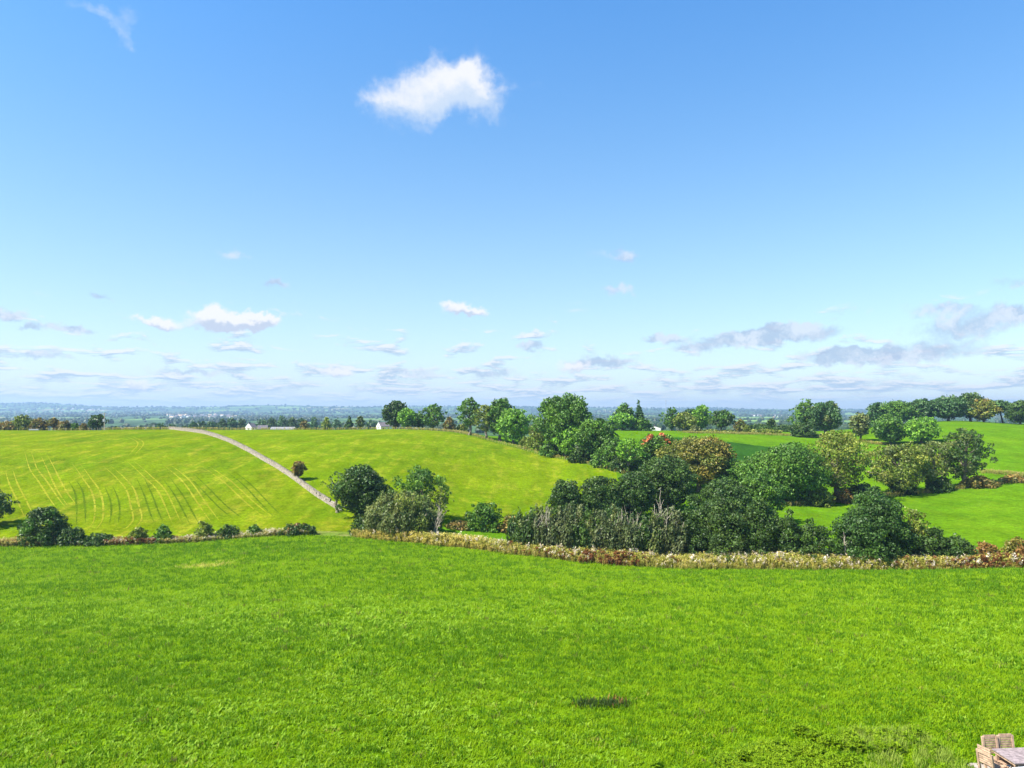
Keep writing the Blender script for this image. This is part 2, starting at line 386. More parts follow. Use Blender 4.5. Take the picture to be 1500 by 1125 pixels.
# ------------------------------------------------------------------ mesh helpers
def mesh_np(name, V, faces_flat, counts, mats, mat_idx=None, smooth=False):
    me = bpy.data.meshes.new(name)
    V = np.ascontiguousarray(V, dtype=np.float32)
    me.vertices.add(len(V)); me.vertices.foreach_set('co', V.ravel())
    faces_flat = np.ascontiguousarray(faces_flat, dtype=np.int32).ravel()
    counts = np.ascontiguousarray(counts, dtype=np.int32)
    me.loops.add(len(faces_flat)); me.loops.foreach_set('vertex_index', faces_flat)
    starts = np.concatenate([[0], np.cumsum(counts)[:-1]]).astype(np.int32)
    me.polygons.add(len(counts)); me.polygons.foreach_set('loop_start', starts)
    if mat_idx is not None:
        me.polygons.foreach_set('material_index', np.asarray(mat_idx, dtype=np.int32))
    me.polygons.foreach_set('use_smooth', np.full(len(counts), smooth, dtype=bool))
    for m in mats:
        me.materials.append(m)
    me.update(calc_edges=True); me.validate()
    return me

def quads(name, V, Q, mats, mat_idx=None, smooth=False):
    Q = np.asarray(Q)
    return mesh_np(name, V, Q, np.full(len(Q), Q.shape[1]), mats, mat_idx, smooth)

def link(name, me, parent=None, loc=None):
    o = bpy.data.objects.new(name, me); COL.objects.link(o)
    if parent: o.parent = parent
    if loc is not None: o.location = loc
    return o

def empty(name, loc, rz=0.0):
    o = bpy.data.objects.new(name, None); COL.objects.link(o); o.location = loc; o.rotation_euler = (0, 0, rz)
    o.empty_display_size = .3
    return o

def tag(o, label=None, cat=None, group=None, kind=None):
    if label: o['label'] = label
    if cat: o['category'] = cat
    if group: o['group'] = group
    if kind: o['kind'] = kind
    return o

class MB:
    """collects boxes and tubes into one mesh"""
    def __init__(s): s.v = []; s.f = []; s.mi = []
    def box(s, c, size, rot=None, mi=0, taper=1.0):
        b = len(s.v); hx, hy, hz = size[0]/2, size[1]/2, size[2]/2
        for (i, j, k) in ((-1,-1,-1),(1,-1,-1),(1,1,-1),(-1,1,-1),(-1,-1,1),(1,-1,1),(1,1,1),(-1,1,1)):
            q = taper if k > 0 else 1.0
            p = Vector((i*hx*q, j*hy*q, k*hz))
            if rot is not None: p = rot @ p
            s.v.append((p.x + c[0], p.y + c[1], p.z + c[2]))
        for f in ((0,3,2,1),(4,5,6,7),(0,1,5,4),(1,2,6,5),(2,3,7,6),(3,0,4,7)):
            s.f.append([b + i for i in f]); s.mi.append(mi)
        return s
    def poly(s, pts, faces, mi=0):
        b = len(s.v); s.v += [tuple(p) for p in pts]
        for f in faces:
            s.f.append([b + i for i in f]); s.mi.append(mi)
        return s
    def tube(s, pts, rad, n=6, mi=0):
        b = len(s.v); pts = [Vector(p) for p in pts]
        for i, p in enumerate(pts):
            d = (pts[min(i+1, len(pts)-1)] - pts[max(i-1, 0)]).normalized()
            a = d.cross(Vector((.3, .9, .1))).normalized(); c = d.cross(a)
            r = rad[i]
            for k in range(n):
                th = 2 * math.pi * k / n
                q = p + a * (r * math.cos(th)) + c * (r * math.sin(th))
                s.v.append((q.x, q.y, q.z))
        for i in range(len(pts) - 1):
            for k in range(n):
                k2 = (k + 1) % n
                s.f.append([b + i*n + k, b + i*n + k2, b + (i+1)*n + k2, b + (i+1)*n + k]); s.mi.append(mi)
        s.f.append([b + (len(pts)-1)*n + k for k in range(n)]); s.mi.append(mi)
        s.f.append([b + n - 1 - k for k in range(n)]); s.mi.append(mi)
        return s
    def mesh(s, name, mats, smooth=False):
        flat = [i for f in s.f for i in f]
        return mesh_np(name, np.array(s.v), np.array(flat), np.array([len(f) for f in s.f]), mats, s.mi, smooth)
    def build(s, name, mat, parent=None, loc=None, smooth=False):
        return link(name, s.mesh(name, mat if isinstance(mat, list) else [mat], smooth), parent, loc)

# ------------------------------------------------------------------ ground sheets
def wall_x(y): return -36.8 - 0.698 * (y - 150)           # the stone wall's line up the hill
HR = [(-16 - 60, 285 + 85 * 60 / 48), (-16, 285), (32, 200), (60, 165)]  # hedgerow down the side of the hill field
def hr_x(y): return np.interp(y, [165, 200, 285, 391], [60, 32, -16, -76])

def build_ground():
    NU = 520
    rows = np.concatenate([np.linspace(-60, 18, 14), np.linspace(20, 130, 150), np.linspace(130.7, 400, 190), np.exp(np.linspace(math.log(404), math.log(9000), 145))])
    u = np.linspace(-1, 1, NU)
    w = 45 + 1.05 * np.maximum(rows, 0)
    X = u[None, :] * w[:, None]; Y = np.repeat(rows[:, None], NU, 1); ZZ = Z(X, Y)
    V = np.stack([X, Y, ZZ], -1).reshape(-1, 3)
    nr = len(rows)
    idx = np.arange(nr * NU).reshape(nr, NU)
    Q = np.stack([idx[:-1, :-1], idx[:-1, 1:], idx[1:, 1:], idx[1:, :-1]], -1).reshape(-1, 4)
    C = V[Q].mean(1); x, y = C[:, 0], C[:, 1]
    px = CX + F * x / np.maximum(y, 20.5)
    zone = np.full(len(Q), 6)
    D = dh(np.clip(px, -899, 2399))
    near = y < D + 1.2
    margin = (~near) & (y < D + 6)
    mid = (~near) & (~margin)
    left = mid & (x < wall_x(y)) & (y < 300) & (px < 520)
    hill = mid & ~left & (x < hr_x(y)) & (y < 335) & (px < 905) & (y > 140)
    zone[near] = 0; zone[margin] = 5; zone[left] = 1; zone[hill] = 2
    vale = mid & ~left & ~hill & (y < 410)
    zone[vale] = 3
    # painted cloud shadow between the hedgerow oaks and the pale strip of field
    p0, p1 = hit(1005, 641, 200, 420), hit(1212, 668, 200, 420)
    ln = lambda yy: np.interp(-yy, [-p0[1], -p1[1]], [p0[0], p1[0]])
    cloud_shadow = vale & (y < p0[1]) & (y > 205) & (x < np.where(y > p1[1], ln(y), 1e9)) & (px > 985) & (px < 1212)
    zone[cloud_shadow] = 4
    names = ['field', 'hillside_field', 'hillside_field', 'valley_field', 'painted_shadow_field', 'field_margin', 'farmland']
    mats = [M['near'], M['left'], M['hill'], M['vale'], M['cloud_shadow'], M['rough'], M['far']]
    for k in range(7):
        q = Q[zone == k]
        if not len(q): continue
        used, inv = np.unique(q, return_inverse=True)
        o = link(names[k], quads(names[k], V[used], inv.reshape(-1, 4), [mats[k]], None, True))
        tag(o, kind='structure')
build_ground()

# ------------------------------------------------------------------ dry stone wall up the hill
def build_wall():
    rnd = random.Random(4)
    root = empty('dry_stone_wall', (wall_x(150), 150, z1(wall_x(150), 150)))
    tag(root, 'pale dry stone wall running up the hillside between two pastures', 'stone wall')
    ox, oy, oz = root.location
    y0, y1 = 147.0, 303.0
    L = math.hypot(wall_x(y1) - wall_x(y0), y1 - y0)
    ang = math.atan2(y1 - y0, wall_x(y1) - wall_x(y0))
    dx, dy = math.cos(ang), math.sin(ang); nx, ny = -dy, dx
    from mathutils import Matrix
    body = MB(); cope = MB()
    hgt = 1.0
    nc = 4
    for c in range(nc):
        s = rnd.uniform(0, .4)
        while s < L:
            ln = rnd.uniform(.4, .95)
            x = wall_x(y0) + dx * (s + ln/2); y = y0 + dy * (s + ln/2)
            thick = .62 - .08 * c
            tumbled = (s < 14 and rnd.random() < .45 and c > 1)
            if not tumbled:
                hh = hgt / nc
                sl = (z1(x + dx*.5, y + dy*.5) - z1(x - dx*.5, y - dy*.5))
                rot = Matrix.Rotation(ang, 3, 'Z') @ Matrix.Rotation(-math.atan(sl), 3, 'Y') @ Matrix.Rotation(rnd.uniform(-.05, .05), 3, 'X')
                body.box((x - ox + nx*rnd.uniform(-.05, .05), y - oy + ny*rnd.uniform(-.05, .05), z1(x, y) - oz + hh*(c+.5) - .06), (ln*.97, thick, hh*rnd.uniform(.9, 1.04)), rot, 0, .96)
            s += ln
    s = 6.0
    while s < L:
        ln = rnd.uniform(.16, .32)
        x = wall_x(y0) + dx*s; y = y0 + dy*s
        if rnd.random() > .04:
            rot = Matrix.Rotation(ang + rnd.uniform(-.15, .15), 3, 'Z') @ Matrix.Rotation(rnd.uniform(-.2, .2), 3, 'Y')
            cope.box((x - ox, y - oy, z1(x, y) - oz + hgt + .06), (ln, rnd.uniform(.3, .46), rnd.uniform(.2, .42)), rot, 0, .85)
        s += ln
    tag(body.build('stonework', M['stone'], root), kind='stuff')
    tag(cope.build('coping', M['stone'], root), kind='stuff')
build_wall()

# ------------------------------------------------------------------ trees
def leaf_mesh(name, lobes, leaf, cover, tints, rs, elong=1.0, updir=0.0, shell=(.72, 1.06), under=.55):
    Ps, Ns, Ts, Ss = [], [], [], []
    base = np.array(tints[0]); alts = [np.array(c) for c in tints]
    for (c, r, ti) in lobes:
        c = np.array(c); r = np.array(r)
        area = 4 * math.pi * ((r[0]*r[1])**1.6/3 + (r[0]*r[2])**1.6/3 + (r[1]*r[2])**1.6/3) ** (1/1.6)
        n = max(12, int(area / (leaf * leaf) * cover))
        d = rs.normal(size=(n, 3)); d /= np.linalg.norm(d, axis=1)[:, None]
        keep = (d[:, 2] > -.35) | (rs.rand(n) < under); d = d[keep]; n = len(d)
        # twiggy unevenness so that each lobe has its own knobs and hollows
        kn = 1 + .16 * np.sin(d[:, 0]*5 + c[0]*3) * np.sin(d[:, 1]*5 + c[1]*2) + .14 * np.sin(d[:, 2]*6 + c[2]*4 + d[:, 0]*3)
        rad = rs.uniform(shell[0], shell[1], n) * kn
        Ps.append(c + d * r * rad[:, None])
        nn = d + rs.normal(size=(n, 3)) * .8
        Ns.append(nn)
        col = alts[ti % len(alts)] * rs.uniform(.86, 1.14)
        tv = col[None, :] * rs.uniform(.62, 1.45, (n, 1))
        tv[:, 0] *= rs.uniform(.9, 1.15, n)
        Ts.append(tv); Ss.append(leaf * rs.uniform(.6, 1.35, n))
    P = np.concatenate(Ps); N = np.concatenate(Ns); T = np.concatenate(Ts); S = np.concatenate(Ss)
    N /= np.linalg.norm(N, axis=1)[:, None]
    a = np.cross(N, rs.normal(size=N.shape)); 
    if updir > 0:
        up = np.array([0, 0, 1.0])[None, :] + rs.normal(size=N.shape) * .35
        a = a * (1 - updir) + updir * up
        a -= N * (a * N).sum(1)[:, None]
    a /= np.linalg.norm(a, axis=1)[:, None] + 1e-9
    b = np.cross(N, a)
    a = a * (S * .72 * elong)[:, None]; b = b * (S * .46)[:, None]
    V = np.stack([P - a, P + b - a*.1, P + a, P - b - a*.1], 1).reshape(-1, 3)
    Q = np.arange(len(V)).reshape(-1, 4)
    me = quads(name, V, Q, [M['leaf']])
    at = me.attributes.new('tint', 'FLOAT_COLOR', 'FACE')
    at.data.foreach_set('color', np.concatenate([np.clip(T, .003, .9), np.ones((len(T), 1))], 1).astype(np.float32).ravel())
    return me

G_DARK = [(.027, .055, .012), (.034, .066, .014), (.022, .048, .012)]
G_MID = [(.042, .095, .014), (.055, .115, .016), (.034, .080, .014)]
G_LIGHT = [(.075, .165, .016), (.090, .185, .018), (.055, .13, .016)]
G_OLIVE = [(.085, .115, .020), (.105, .130, .026), (.066, .096, .018)]
G_GREY = [(.070, .092, .034), (.085, .105, .042), (.052, .076, .026)]
G_BROWN = [(.105, .085, .028), (.13, .095, .03), (.075, .080, .024)]
G_GOLD = [(.082, .090, .018), (.096, .094, .020), (.058, .078, .016), (.108, .092, .022)]
G_RUST = [(.115, .066, .024), (.13, .078, .026), (.088, .070, .020)]
G_ORANGE = [(.034, .078, .014), (.04, .09, .014), (.05, .10, .014)]
G_BLUE = [(.030, .070, .028), (.038, .082, .03), (.026, .060, .024)]
for _g in (G_DARK, G_MID, G_LIGHT, G_OLIVE, G_GREY, G_BROWN, G_GOLD, G_RUST, G_ORANGE, G_BLUE):
    _g[:] = [(r * 1.85, g * 1.75, b * 1.15) for r, g, b in _g]

def limb_pts(a, b, sag, rs, n=4):
    a = Vector(a); b = Vector(b); out = []
    for i in range(n + 1):
        t = i / n
        p = a.lerp(b, t); p.z += sag * math.sin(math.pi * t)
        if 0 < i < n: p += Vector(rs.normal(size=3)) * (b - a).length * .03
        out.append(p)
    return out

NTREE = 0
def tree(name, label, px, d, top, wpx, kind='round', tint=G_MID, cb=.25, cat='tree', group=None, py=None, lean=0.0, lobes_n=None, cover=None, depth=1.0, extra=None):
    """px: column in the photo, d: metres away (or py: row of its foot), top: row of its top, wpx: width in photo pixels"""
    global NTREE
    NTREE += 1
    rs = np.random.RandomState(1000 + NTREE * 7)
    if py is not None:
        x, y, z = hit(px, py, d[0] if isinstance(d, tuple) else 100, d[1] if isinstance(d, tuple) else 420)
        d = y
    else:
        x, y = (px - CX) / F * d, d; z = z1(x, y)
    H = max(1.0, CAMH - (top - HZ) * d / F - z)
    W = wpx * d / F * (1.08 if d < 260 else 1.0)
    root = empty(name, (x, y, z - .05)); tag(root, label, cat, group)
    leaf = min(.95, max(.22, d * .0021))
    cov = cover if cover is not None else 1.15
    el, up = 1.0, 0.0; lobes = []; limbs = []
    hw = W / 2
    if kind in ('round', 'airy'):
        n = int((lobes_n or (30 if kind == 'round' else 34)) * (2.5 if kind == 'round' else 2.1))
        cz = H * (cb + (1 - cb) * .5); hh = H * (1 - cb) * .5
        fr = (.13, .30) if kind == 'round' else (.10, .23)
        ph = rs.uniform(0, 6.28, 5); tap = rs.uniform(.02, .34)
        for i in range(n):
            th = i * 2.39996 + rs.uniform(-.5, .5)
            q = (1 - 2 * (i + .5) / n) * .97
            rr = math.sqrt(max(0, 1 - q*q))
            lr = rs.uniform(*fr) * hw; lrz = min(lr * rs.uniform(.6, .85), hh * .5)
            k = rs.uniform(.62, 1.18) if kind == 'round' else rs.uniform(.42, 1.22)
            k *= 1 + .15 * math.sin(2*th + ph[0] + q) + .10 * math.sin(3*th + ph[1] - 2*q)
            wid = (1 - tap * q) if q > 0 else (1 - .22 * q * q)
            zz = cz + q * max(.1, hh - lrz*.9) * rs.uniform(.86, 1.03) * (1 + .10 * math.sin(2*th + ph[2]) * (q > .3))
            c = (math.cos(th) * rr * max(.05, hw - lr*.85) * k * wid, math.sin(th) * rr * max(.05, hw - lr*.85) * k * wid * depth, zz)
            lobes.append((c, (lr, lr, lrz), int(rs.randint(0, 9))))
            if i % (7 if kind == 'round' else 4) == 0: limbs.append(c)
        for i in range(4 if kind == 'round' else 1):
            lobes.append(((rs.uniform(-.25, .25)*hw, rs.uniform(-.25, .25)*hw, cz + rs.uniform(-.3, .4)*hh), (hw*.5, hw*.5, hh*.5), int(rs.randint(0, 9))))
        if kind == 'airy': cov *= .8
    elif kind == 'bush':
        n = int((lobes_n or 20) * 2.6); ph = rs.uniform(0, 6.28, 3)
        for i in range(n):
            th = i * 2.39996 + rs.uniform(-.4, .4); q = (i + .5) / n * 1.05 - .05
            rr = math.sqrt(max(0, 1 - q*q)) * (1 + .14 * math.sin(2*th + ph[0]) + .1 * math.sin(3*th + ph[1] + 2*q)); lr = rs.uniform(.11, .28) * hw; lrz = min(lr*rs.uniform(.7, 1.1), H*.34)
            k = rs.uniform(.62, 1.16)
            c = (math.cos(th)*rr*max(.05, hw - lr*.8)*k, math.sin(th)*rr*max(.05, hw - lr*.8)*k*depth, max(lrz*.55, q * (H - lrz*.95) * rs.uniform(.78, 1.08) + lrz*.1))
            lobes.append((c, (lr, lr, lrz), int(rs.randint(0, 9))))
            if i % 7 == 0: limbs.append(c)
        lobes.append(((0, 0, H*.42), (hw*.6, hw*.6, H*.45), 0))
    elif kind == 'willow':
        n = int((lobes_n or 16) * 1.7)
        for i in range(n):
            th = i * 2.39996; rr = math.sqrt((i + .5) / n)
            hgt = H * (1 - .38 * rr * rr) * rs.uniform(.62, 1.03); lr = hw * rs.uniform(.14, .27)
            c = (math.cos(th)*rr*(hw - lr*.7), math.sin(th)*rr*(hw - lr*.7)*depth, hgt * .54)
            lobes.append((c, (lr, lr, hgt * .46), int(rs.randint(0, 9))))
            if i % 2 == 0: limbs.append((c[0], c[1], hgt*1.0))
        el, up = 1.7, .8; leaf *= .85
    elif kind == 'conifer':
        n = lobes_n or 13
        for i in range(n):
            t = i / (n - 1); zz = H * (cb + (1 - cb) * t * .96); wr = hw * (1 - t*.86) * rs.uniform(.85, 1.1)
            for k in range(3 if t < .8 else 1):
                th = rs.uniform(0, 6.28)
                lobes.append(((math.cos(th)*wr*.42, math.sin(th)*wr*.42, zz), (wr*.66, wr*.66, H*.07), int(rs.randint(0, 9))))
        el = 1.3
    if kind != 'dead':
        lobes = [((c[0] + lean * c[2], c[1], c[2]), r, ti) for c, r, ti in lobes]
        me = leaf_mesh('crown', lobes, leaf, cov, tint, rs, el, up)
        crown = link('crown', me, root)
        if extra:
            for (fx, fz, fr, ti) in extra[1]:
                sub = [((fx*hw + rs.normal()*hw*fr*.45, -hw*.55 + rs.normal()*hw*fr*.4, H*fz + rs.normal()*hw*fr*.3), (hw*fr*.62, hw*fr*.62, hw*fr*.5), ti + j) for j in range(4)]
                e = link('leaf_cluster', leaf_mesh('leaf_cluster', sub, leaf * .8, 1.3, extra[0], rs), crown)
                e['label'] = extra[2]; e['kind'] = 'stuff'
    # trunk and limbs
    mb = MB()
    if kind == 'dead':
        n = lobes_n or 7
        for i in range(n):
            th = rs.uniform(0, 6.28); sp = (.25 + .85 * rs.rand()) * hw; hh = H * rs.uniform(.7, 1.0) * (1 - .25 * (sp / hw) ** 2)
            tip = Vector((math.cos(th)*sp, math.sin(th)*sp, hh)); st = Vector((math.cos(th)*sp*.12, math.sin(th)*sp*.12, 0))
            r0 = .032 + .004 * H
            mb.tube(limb_pts(st, tip, H*.04, rs), [r0, r0*.8, r0*.62, r0*.46, r0*.25], 5)
            for j in range(9):
                t = rs.uniform(.35, .98); p = st.lerp(tip, t); p.z += H * .04 * math.sin(math.pi * t)
                q = p + Vector((rs.normal()*.2*hw, rs.normal()*.2*hw, H*rs.uniform(.04, .16)))
                mb.tube([p, p.lerp(q, .5) + Vector((0, 0, -.03)), q], [.024, .019, .012], 3)
        mb.build('stem', M['bark_pale'], root)
    elif kind in ('willow', 'bush'):
        for c in limbs[:14 if kind == 'willow' else 8]:
            r0 = max(.05, .012 * H)
            mb.tube(limb_pts((c[0]*.15, c[1]*.15, 0), c, 0, rs), [r0, r0*.8, r0*.6, r0*.45, r0*.25], 5)
        mb.build('stem', M['bark_pale'] if kind == 'willow' else M['bark'], root)
    else:
        r0 = max(.16, .026 * H + .012 * W)
        th = H * (.72 if kind != 'conifer' else .95)
        pts = [(lean*th*t + rs.normal()*.02*H*(t > 0), rs.normal()*.02*H*(t > 0), th*t) for t in (0, .06, .25, .5, .78, 1.0)]
        mb.tube(pts, [r0*1.5, r0*1.08, r0*.92, r0*.7, r0*.42, r0*.15], 8)
        for c in limbs:
            c = (c[0] + lean * c[2], c[1], c[2])
            t = min(.9, max(cb*.7, c[2]/H*.62)) * H
            k = t / th
            s0 = (lean*t, 0, t)
            rr = r0 * .42 * (1 - .5 * min(1, k))
            mb.tube(limb_pts(s0, c, H*.02, rs), [rr, rr*.8, rr*.62, rr*.42, rr*.15], 5)
        mb.build('trunk', M['bark_mid'] if kind == 'airy' else M['bark'], root)
    return root

def plant_trees():
    T = tree
    # --- behind the crest of the left hill
    g = 'hawthorns and small trees along the hill crest'
    T('hawthorn', 'brown low hawthorn bush beside the bigger bushy crest tree', 8, 305, 617, 34, 'bush', G_BROWN, 0, 'bush', g)
    T('hawthorn', 'bushy green-brown tree, tallest of the left crest clump', 34, 308, 606, 34, 'bush', G_OLIVE, .1, 'tree', g)
    T('hawthorn', 'brownish rounded hawthorn right beside the tallest crest tree', 56, 306, 612, 30, 'bush', G_BROWN, .1, 'tree', g)
    T('hawthorn', 'small grey-brown hawthorn standing alone on the crest gap', 78, 308, 612, 16, 'round', G_BROWN, .25, 'tree', g)
    T('hawthorn', 'russet rounded hawthorn next to the lone grey-brown hawthorn', 94, 308, 616, 22, 'bush', G_BROWN, .1, 'bush', g)
    T('hawthorn', 'tiny dark green hawthorn on the crest', 110, 308, 620, 14, 'bush', G_MID, .1, 'bush', g)
    T('hawthorn', 'tiny brown hawthorn on the crest near the utility pole', 123, 308, 621, 15, 'bush', G_BROWN, .1, 'bush', g)
    T('tree', 'dark green tree directly beside the utility pole', 142, 306, 607, 26, 'round', G_DARK, .05, 'tree', g)
    # --- dark trees beyond the crest
    g = 'dark trees in the dip beyond the crest'
    for i, (px, d, top, w, tn) in enumerate([(170, 330, 625, 20, G_DARK), (186, 332, 626, 18, G_BROWN), (203, 334, 625, 16, G_DARK), (220, 336, 625.5, 16, G_DARK), (236, 520, 620, 24, G_BLUE), (252, 520, 621, 20, G_BLUE), (268, 520, 624, 18, G_DARK),
             (284, 560, 617, 20, G_BLUE), (296, 560, 616, 18, G_DARK), (310, 560, 616, 20, G_BLUE), (326, 600, 613, 22, G_DARK), (340, 600, 612, 22, G_BLUE), (354, 610, 613, 20, G_DARK), (384, 640, 612, 20, G_BLUE), (398, 640, 610, 22, G_DARK), (413, 640, 608.5, 24, G_BLUE),
             (428, 640, 609, 24, G_DARK), (441, 640, 612, 18, G_BLUE), (460, 600, 611, 16, G_BLUE), (494, 640, 613, 22, G_BLUE), (545, 640, 614, 26, G_BLUE)]):
        T('broadleaf_tree', ('dark tree in the low row just beyond the crest left of the wall top' if px < 275 else 'tree in the dark belt between the wall top and the white farmhouse' if px < 370 else 'tree in the dark wood behind the long low barn' if px < 450 else 'hazy blue-green tree behind the crest between barn and white gabled cottage') if tn is not G_BROWN else 'brown low bush on the crest just right of the utility pole', px, d, top, w, 'bush', tn, 0, 'tree', g)
    g = 'trees along the crest of the hill field'
    T('hawthorn', 'russet shrub behind the crest beside the long barn', 446, 420, 615, 16, 'bush', G_BROWN, 0, 'bush', g)
    T('tree', 'olive dense upright tree between the barn and the dark conifer', 478, 400, 611.5, 17, 'bush', G_OLIVE, 0, 'tree', g)
    T('conifer', 'dark conifer beside a thin pale tree on the crest', 512, 400, 610, 20, 'conifer', G_DARK, .02, 'conifer', g)
    T('tree', 'thin pale grey tree between dark conifer and white gabled cottage', 528, 400, 609, 13, 'airy', G_GREY, .2, 'tree', g, cover=.7)
    T('oak_tree', 'dark domed oak right behind the white gabled cottage', 579, 330, 586, 42, 'round', G_DARK, .04, 'tree', g)
    T('maple_tree', 'bright light green tree leaning on the dark domed oak', 596, 322, 597, 28, 'round', G_LIGHT, .06, 'tree', g)
    T('tree', 'short dull green tree between bright maple and square-topped tree', 614, 330, 605, 28, 'round', G_MID, .1, 'tree', g)
    T('tree', 'square-topped green tree with gaps near the brown hawthorn', 634, 326, 590, 42, 'airy', G_MID, .05, 'tree', g, cover=1.2)
    T('hawthorn', 'brown rounded hawthorn on the crest between green trees', 658, 322, 611, 22, 'bush', G_BROWN, .1, 'bush', g)
    T('bush', 'yellow-green low bush left of the bare-trunked crest tree', 677, 325, 620, 22, 'bush', G_OLIVE, 0, 'bush', g)
    T('oak_tree', 'tall open oak on the crest with bare pale trunk', 688, 292, 582, 44, 'airy', G_MID, .2, 'tree', g, cover=1.3)
    T('ash_tree', 'olive ash with leaning pale trunk beside the bare-trunked oak', 712, 285, 590, 42, 'airy', G_OLIVE, .15, 'tree', g, cover=1.3)
    T('oak_tree', 'tall domed crest oak rising behind a light green round tree', 733, 284, 581, 46, 'round', G_MID, .1, 'tree', g)
    T('sycamore', 'light green round tree at the end of the crest group', 753, 276, 596, 50, 'round', G_LIGHT, .06, 'tree', g)
    T('hawthorn', 'olive-brown squat bush at the top of the hill hedgerow', 787, 252, 618, 34, 'bush', G_OLIVE, .05, 'bush', g)
    # --- hedgerow of big trees down the side of the hill
    g = 'big trees in the hedgerow down the hillside'
    T('ash_tree', 'tallest broad ash of the hillside hedgerow, breaking the skyline', 828, 236, 576, 78, 'round', G_MID, .12, 'tree', g, lobes_n=38)
    T('tree', 'mid-height green tree in front of the tallest hedgerow ash', 838, 229, 622, 44, 'round', G_LIGHT, .05, 'tree', g)
    T('oak_tree', 'full rounded green tree downhill of the tallest hedgerow ash', 872, 222, 611, 62, 'round', G_MID, .08, 'tree', g)
    T('tree', 'small green tree filling the hedgerow below the rounded tree', 900, 213, 640, 42, 'round', G_MID, .05, 'tree', g)
    T('tree', 'pale green young tree with thin stem beside the hill field corner', 922, 205, 641, 44, 'airy', G_LIGHT, .3, 'tree', g, cover=1.1)
    T('rowan_tree', 'dark tree with orange-red leaf clusters at its top', 962, 214, 634, 56, 'round', G_ORANGE, .08, 'tree', g,
      extra=([(.62, .20, .07), (.50, .13, .04), (.72, .30, .12)], [(-.5, .88, .13, 0), (-.62, .80, .10, 1), (-.36, .95, .10, 1), (.1, .99, .11, 2), (.24, .95, .08, 0), (.36, .84, .11, 0), (-.78, .74, .08, 2), (.48, .76, .08, 1), (.3, .74, .06, 1)], 'orange-red autumn leaf cluster'))
    T('oak_tree', 'big golden-brown oak with a bare trunk above the grass gap', 1024, 195, 638, 100, 'round', G_GOLD, .1, 'tree', g, lobes_n=40)
    T('tree', 'green tree between the golden oak and the spreading ash', 1082, 190, 672, 62, 'round', G_MID, .05, 'tree', g)
    for (px, py, top, w, tn, lab) in [(806, 668, 646, 34, G_MID, 'low green undergrowth at the left foot of the tallest hedgerow ash'), (852, 676, 648, 40, G_DARK, 'dark undergrowth at the right foot of the tallest hedgerow ash'), (884, 684, 656, 40, G_MID, 'green undergrowth below the full rounded hedgerow tree'),
                                      (908, 690, 664, 34, G_DARK, 'dark undergrowth left of the young pale green tree'), (944, 696, 662, 44, G_MID, 'green bush between young pale tree and orange-tipped tree'), (770, 655, 640, 22, G_OLIVE, 'olive bush below the light green round crest tree')]:
        T('hedge_bush', lab, px, (180, 300), top, w, 'bush', tn, 0, 'bush', 'undergrowth in the hillside hedgerow', py=py)
    # --- valley-bottom alders
    g = 'dark alders along the valley bottom'
    for (px, d, top, w, lab) in [(830, 150, 700, 54, 'small rounded dark alder at the uphill end of the alder row'),
                                 (878, 152, 694, 66, 'dark alder behind the grey willow thicket, second of the row'),
                                 (926, 156, 690, 70, 'dark alder below the young pale green tree'),
                                 (972, 166, 665, 84, 'tall dark alder below the orange-tipped tree')]:
        T('alder_tree', lab, px, d, top, w, 'round', G_DARK, .0, 'tree', g)
    T('alder_tree', 'dark green alder standing right of the grass gap', 1062, 150, 700, 86, 'round', G_DARK, .0, 'tree', g)
    T('tree', 'mid-green bushy alder below the green hedge ash', 1108, 152, 690, 70, 'round', G_MID, .0, 'tree', g)
    g = 'thicket along the weed strip'
    for i, (px, d, top, w) in enumerate([(770, 121, 736, 52), (798, 120, 742, 52), (826, 119.5, 738, 56), (856, 119, 742, 56), (888, 118, 746, 58), (920, 117, 750, 56), (948, 117, 746, 56), (982, 117.5, 740, 60), (842, 124, 730, 60), (905, 124, 734, 60), (790, 125, 738, 50)]):
        T('willow', 'grey-green upright willow in the thicket behind the weed strip', px, d, top, w, 'willow', [(.105, .132, .042), (.125, .150, .054), (.080, .110, .030)] if i % 3 else G_DARK + G_GREY[:1], 0, 'willow', g)
    for (px, d, top, w, lab) in [(1016, 118, 738, 70, 'dark green bushy tree beside the bare pale shrub'), (1062, 116, 722, 84, 'broad dark tree in the middle of the thicket'),
                                 (1112, 115, 734, 76, 'dark tree just right of the broad thicket tree'), (1152, 114, 748, 56, 'shorter dark shrub at the end of the thicket')]:
        T('broadleaf_tree', lab, px, d, top, w, 'bush', G_DARK if px != 1062 else [(.050, .092, .016), (.066, .112, .018)], 0, 'tree', g, lobes_n=26)
    T('shrub', 'dark low shrub between the thicket and the big dark alder', 1190, 112, 762, 64, 'bush', G_DARK, 0, 'shrub', g)
    T('alder_tree', 'big dense dark alder standing at the weed strip by the valley field', 1280, 111, 720, 110, 'bush', [(.040, .090, .014), (.050, .108, .016), (.062, .130, .018)], 0, 'tree', g, lobes_n=40)
    T('shrub', 'olive tall shrub pressed against the big dense alder', 1338, 112, 744, 56, 'bush', G_OLIVE, 0, 'shrub', g)
    T('shrub', 'dark sloping shrub between olive shrub and rounded shrub', 1368, 109, 770, 48, 'bush', G_DARK, 0, 'shrub', g)
    T('shrub', 'rounded dark shrub next to the rust-coloured bushes', 1402, 108, 782, 52, 'bush', G_DARK, 0, 'shrub', g)
    T('shrub', 'rust-brown low bush beside the rounded dark shrub', 1446, 107, 794, 46, 'bush', G_RUST, 0, 'shrub', g)
    T('shrub', 'rust and gold bush at the end of the hedge line', 1490, 106, 786, 50, 'bush', G_GOLD[:2] + G_RUST[:1], 0, 'shrub', g)
    g = 'bare pale dead shrubs in the thicket'
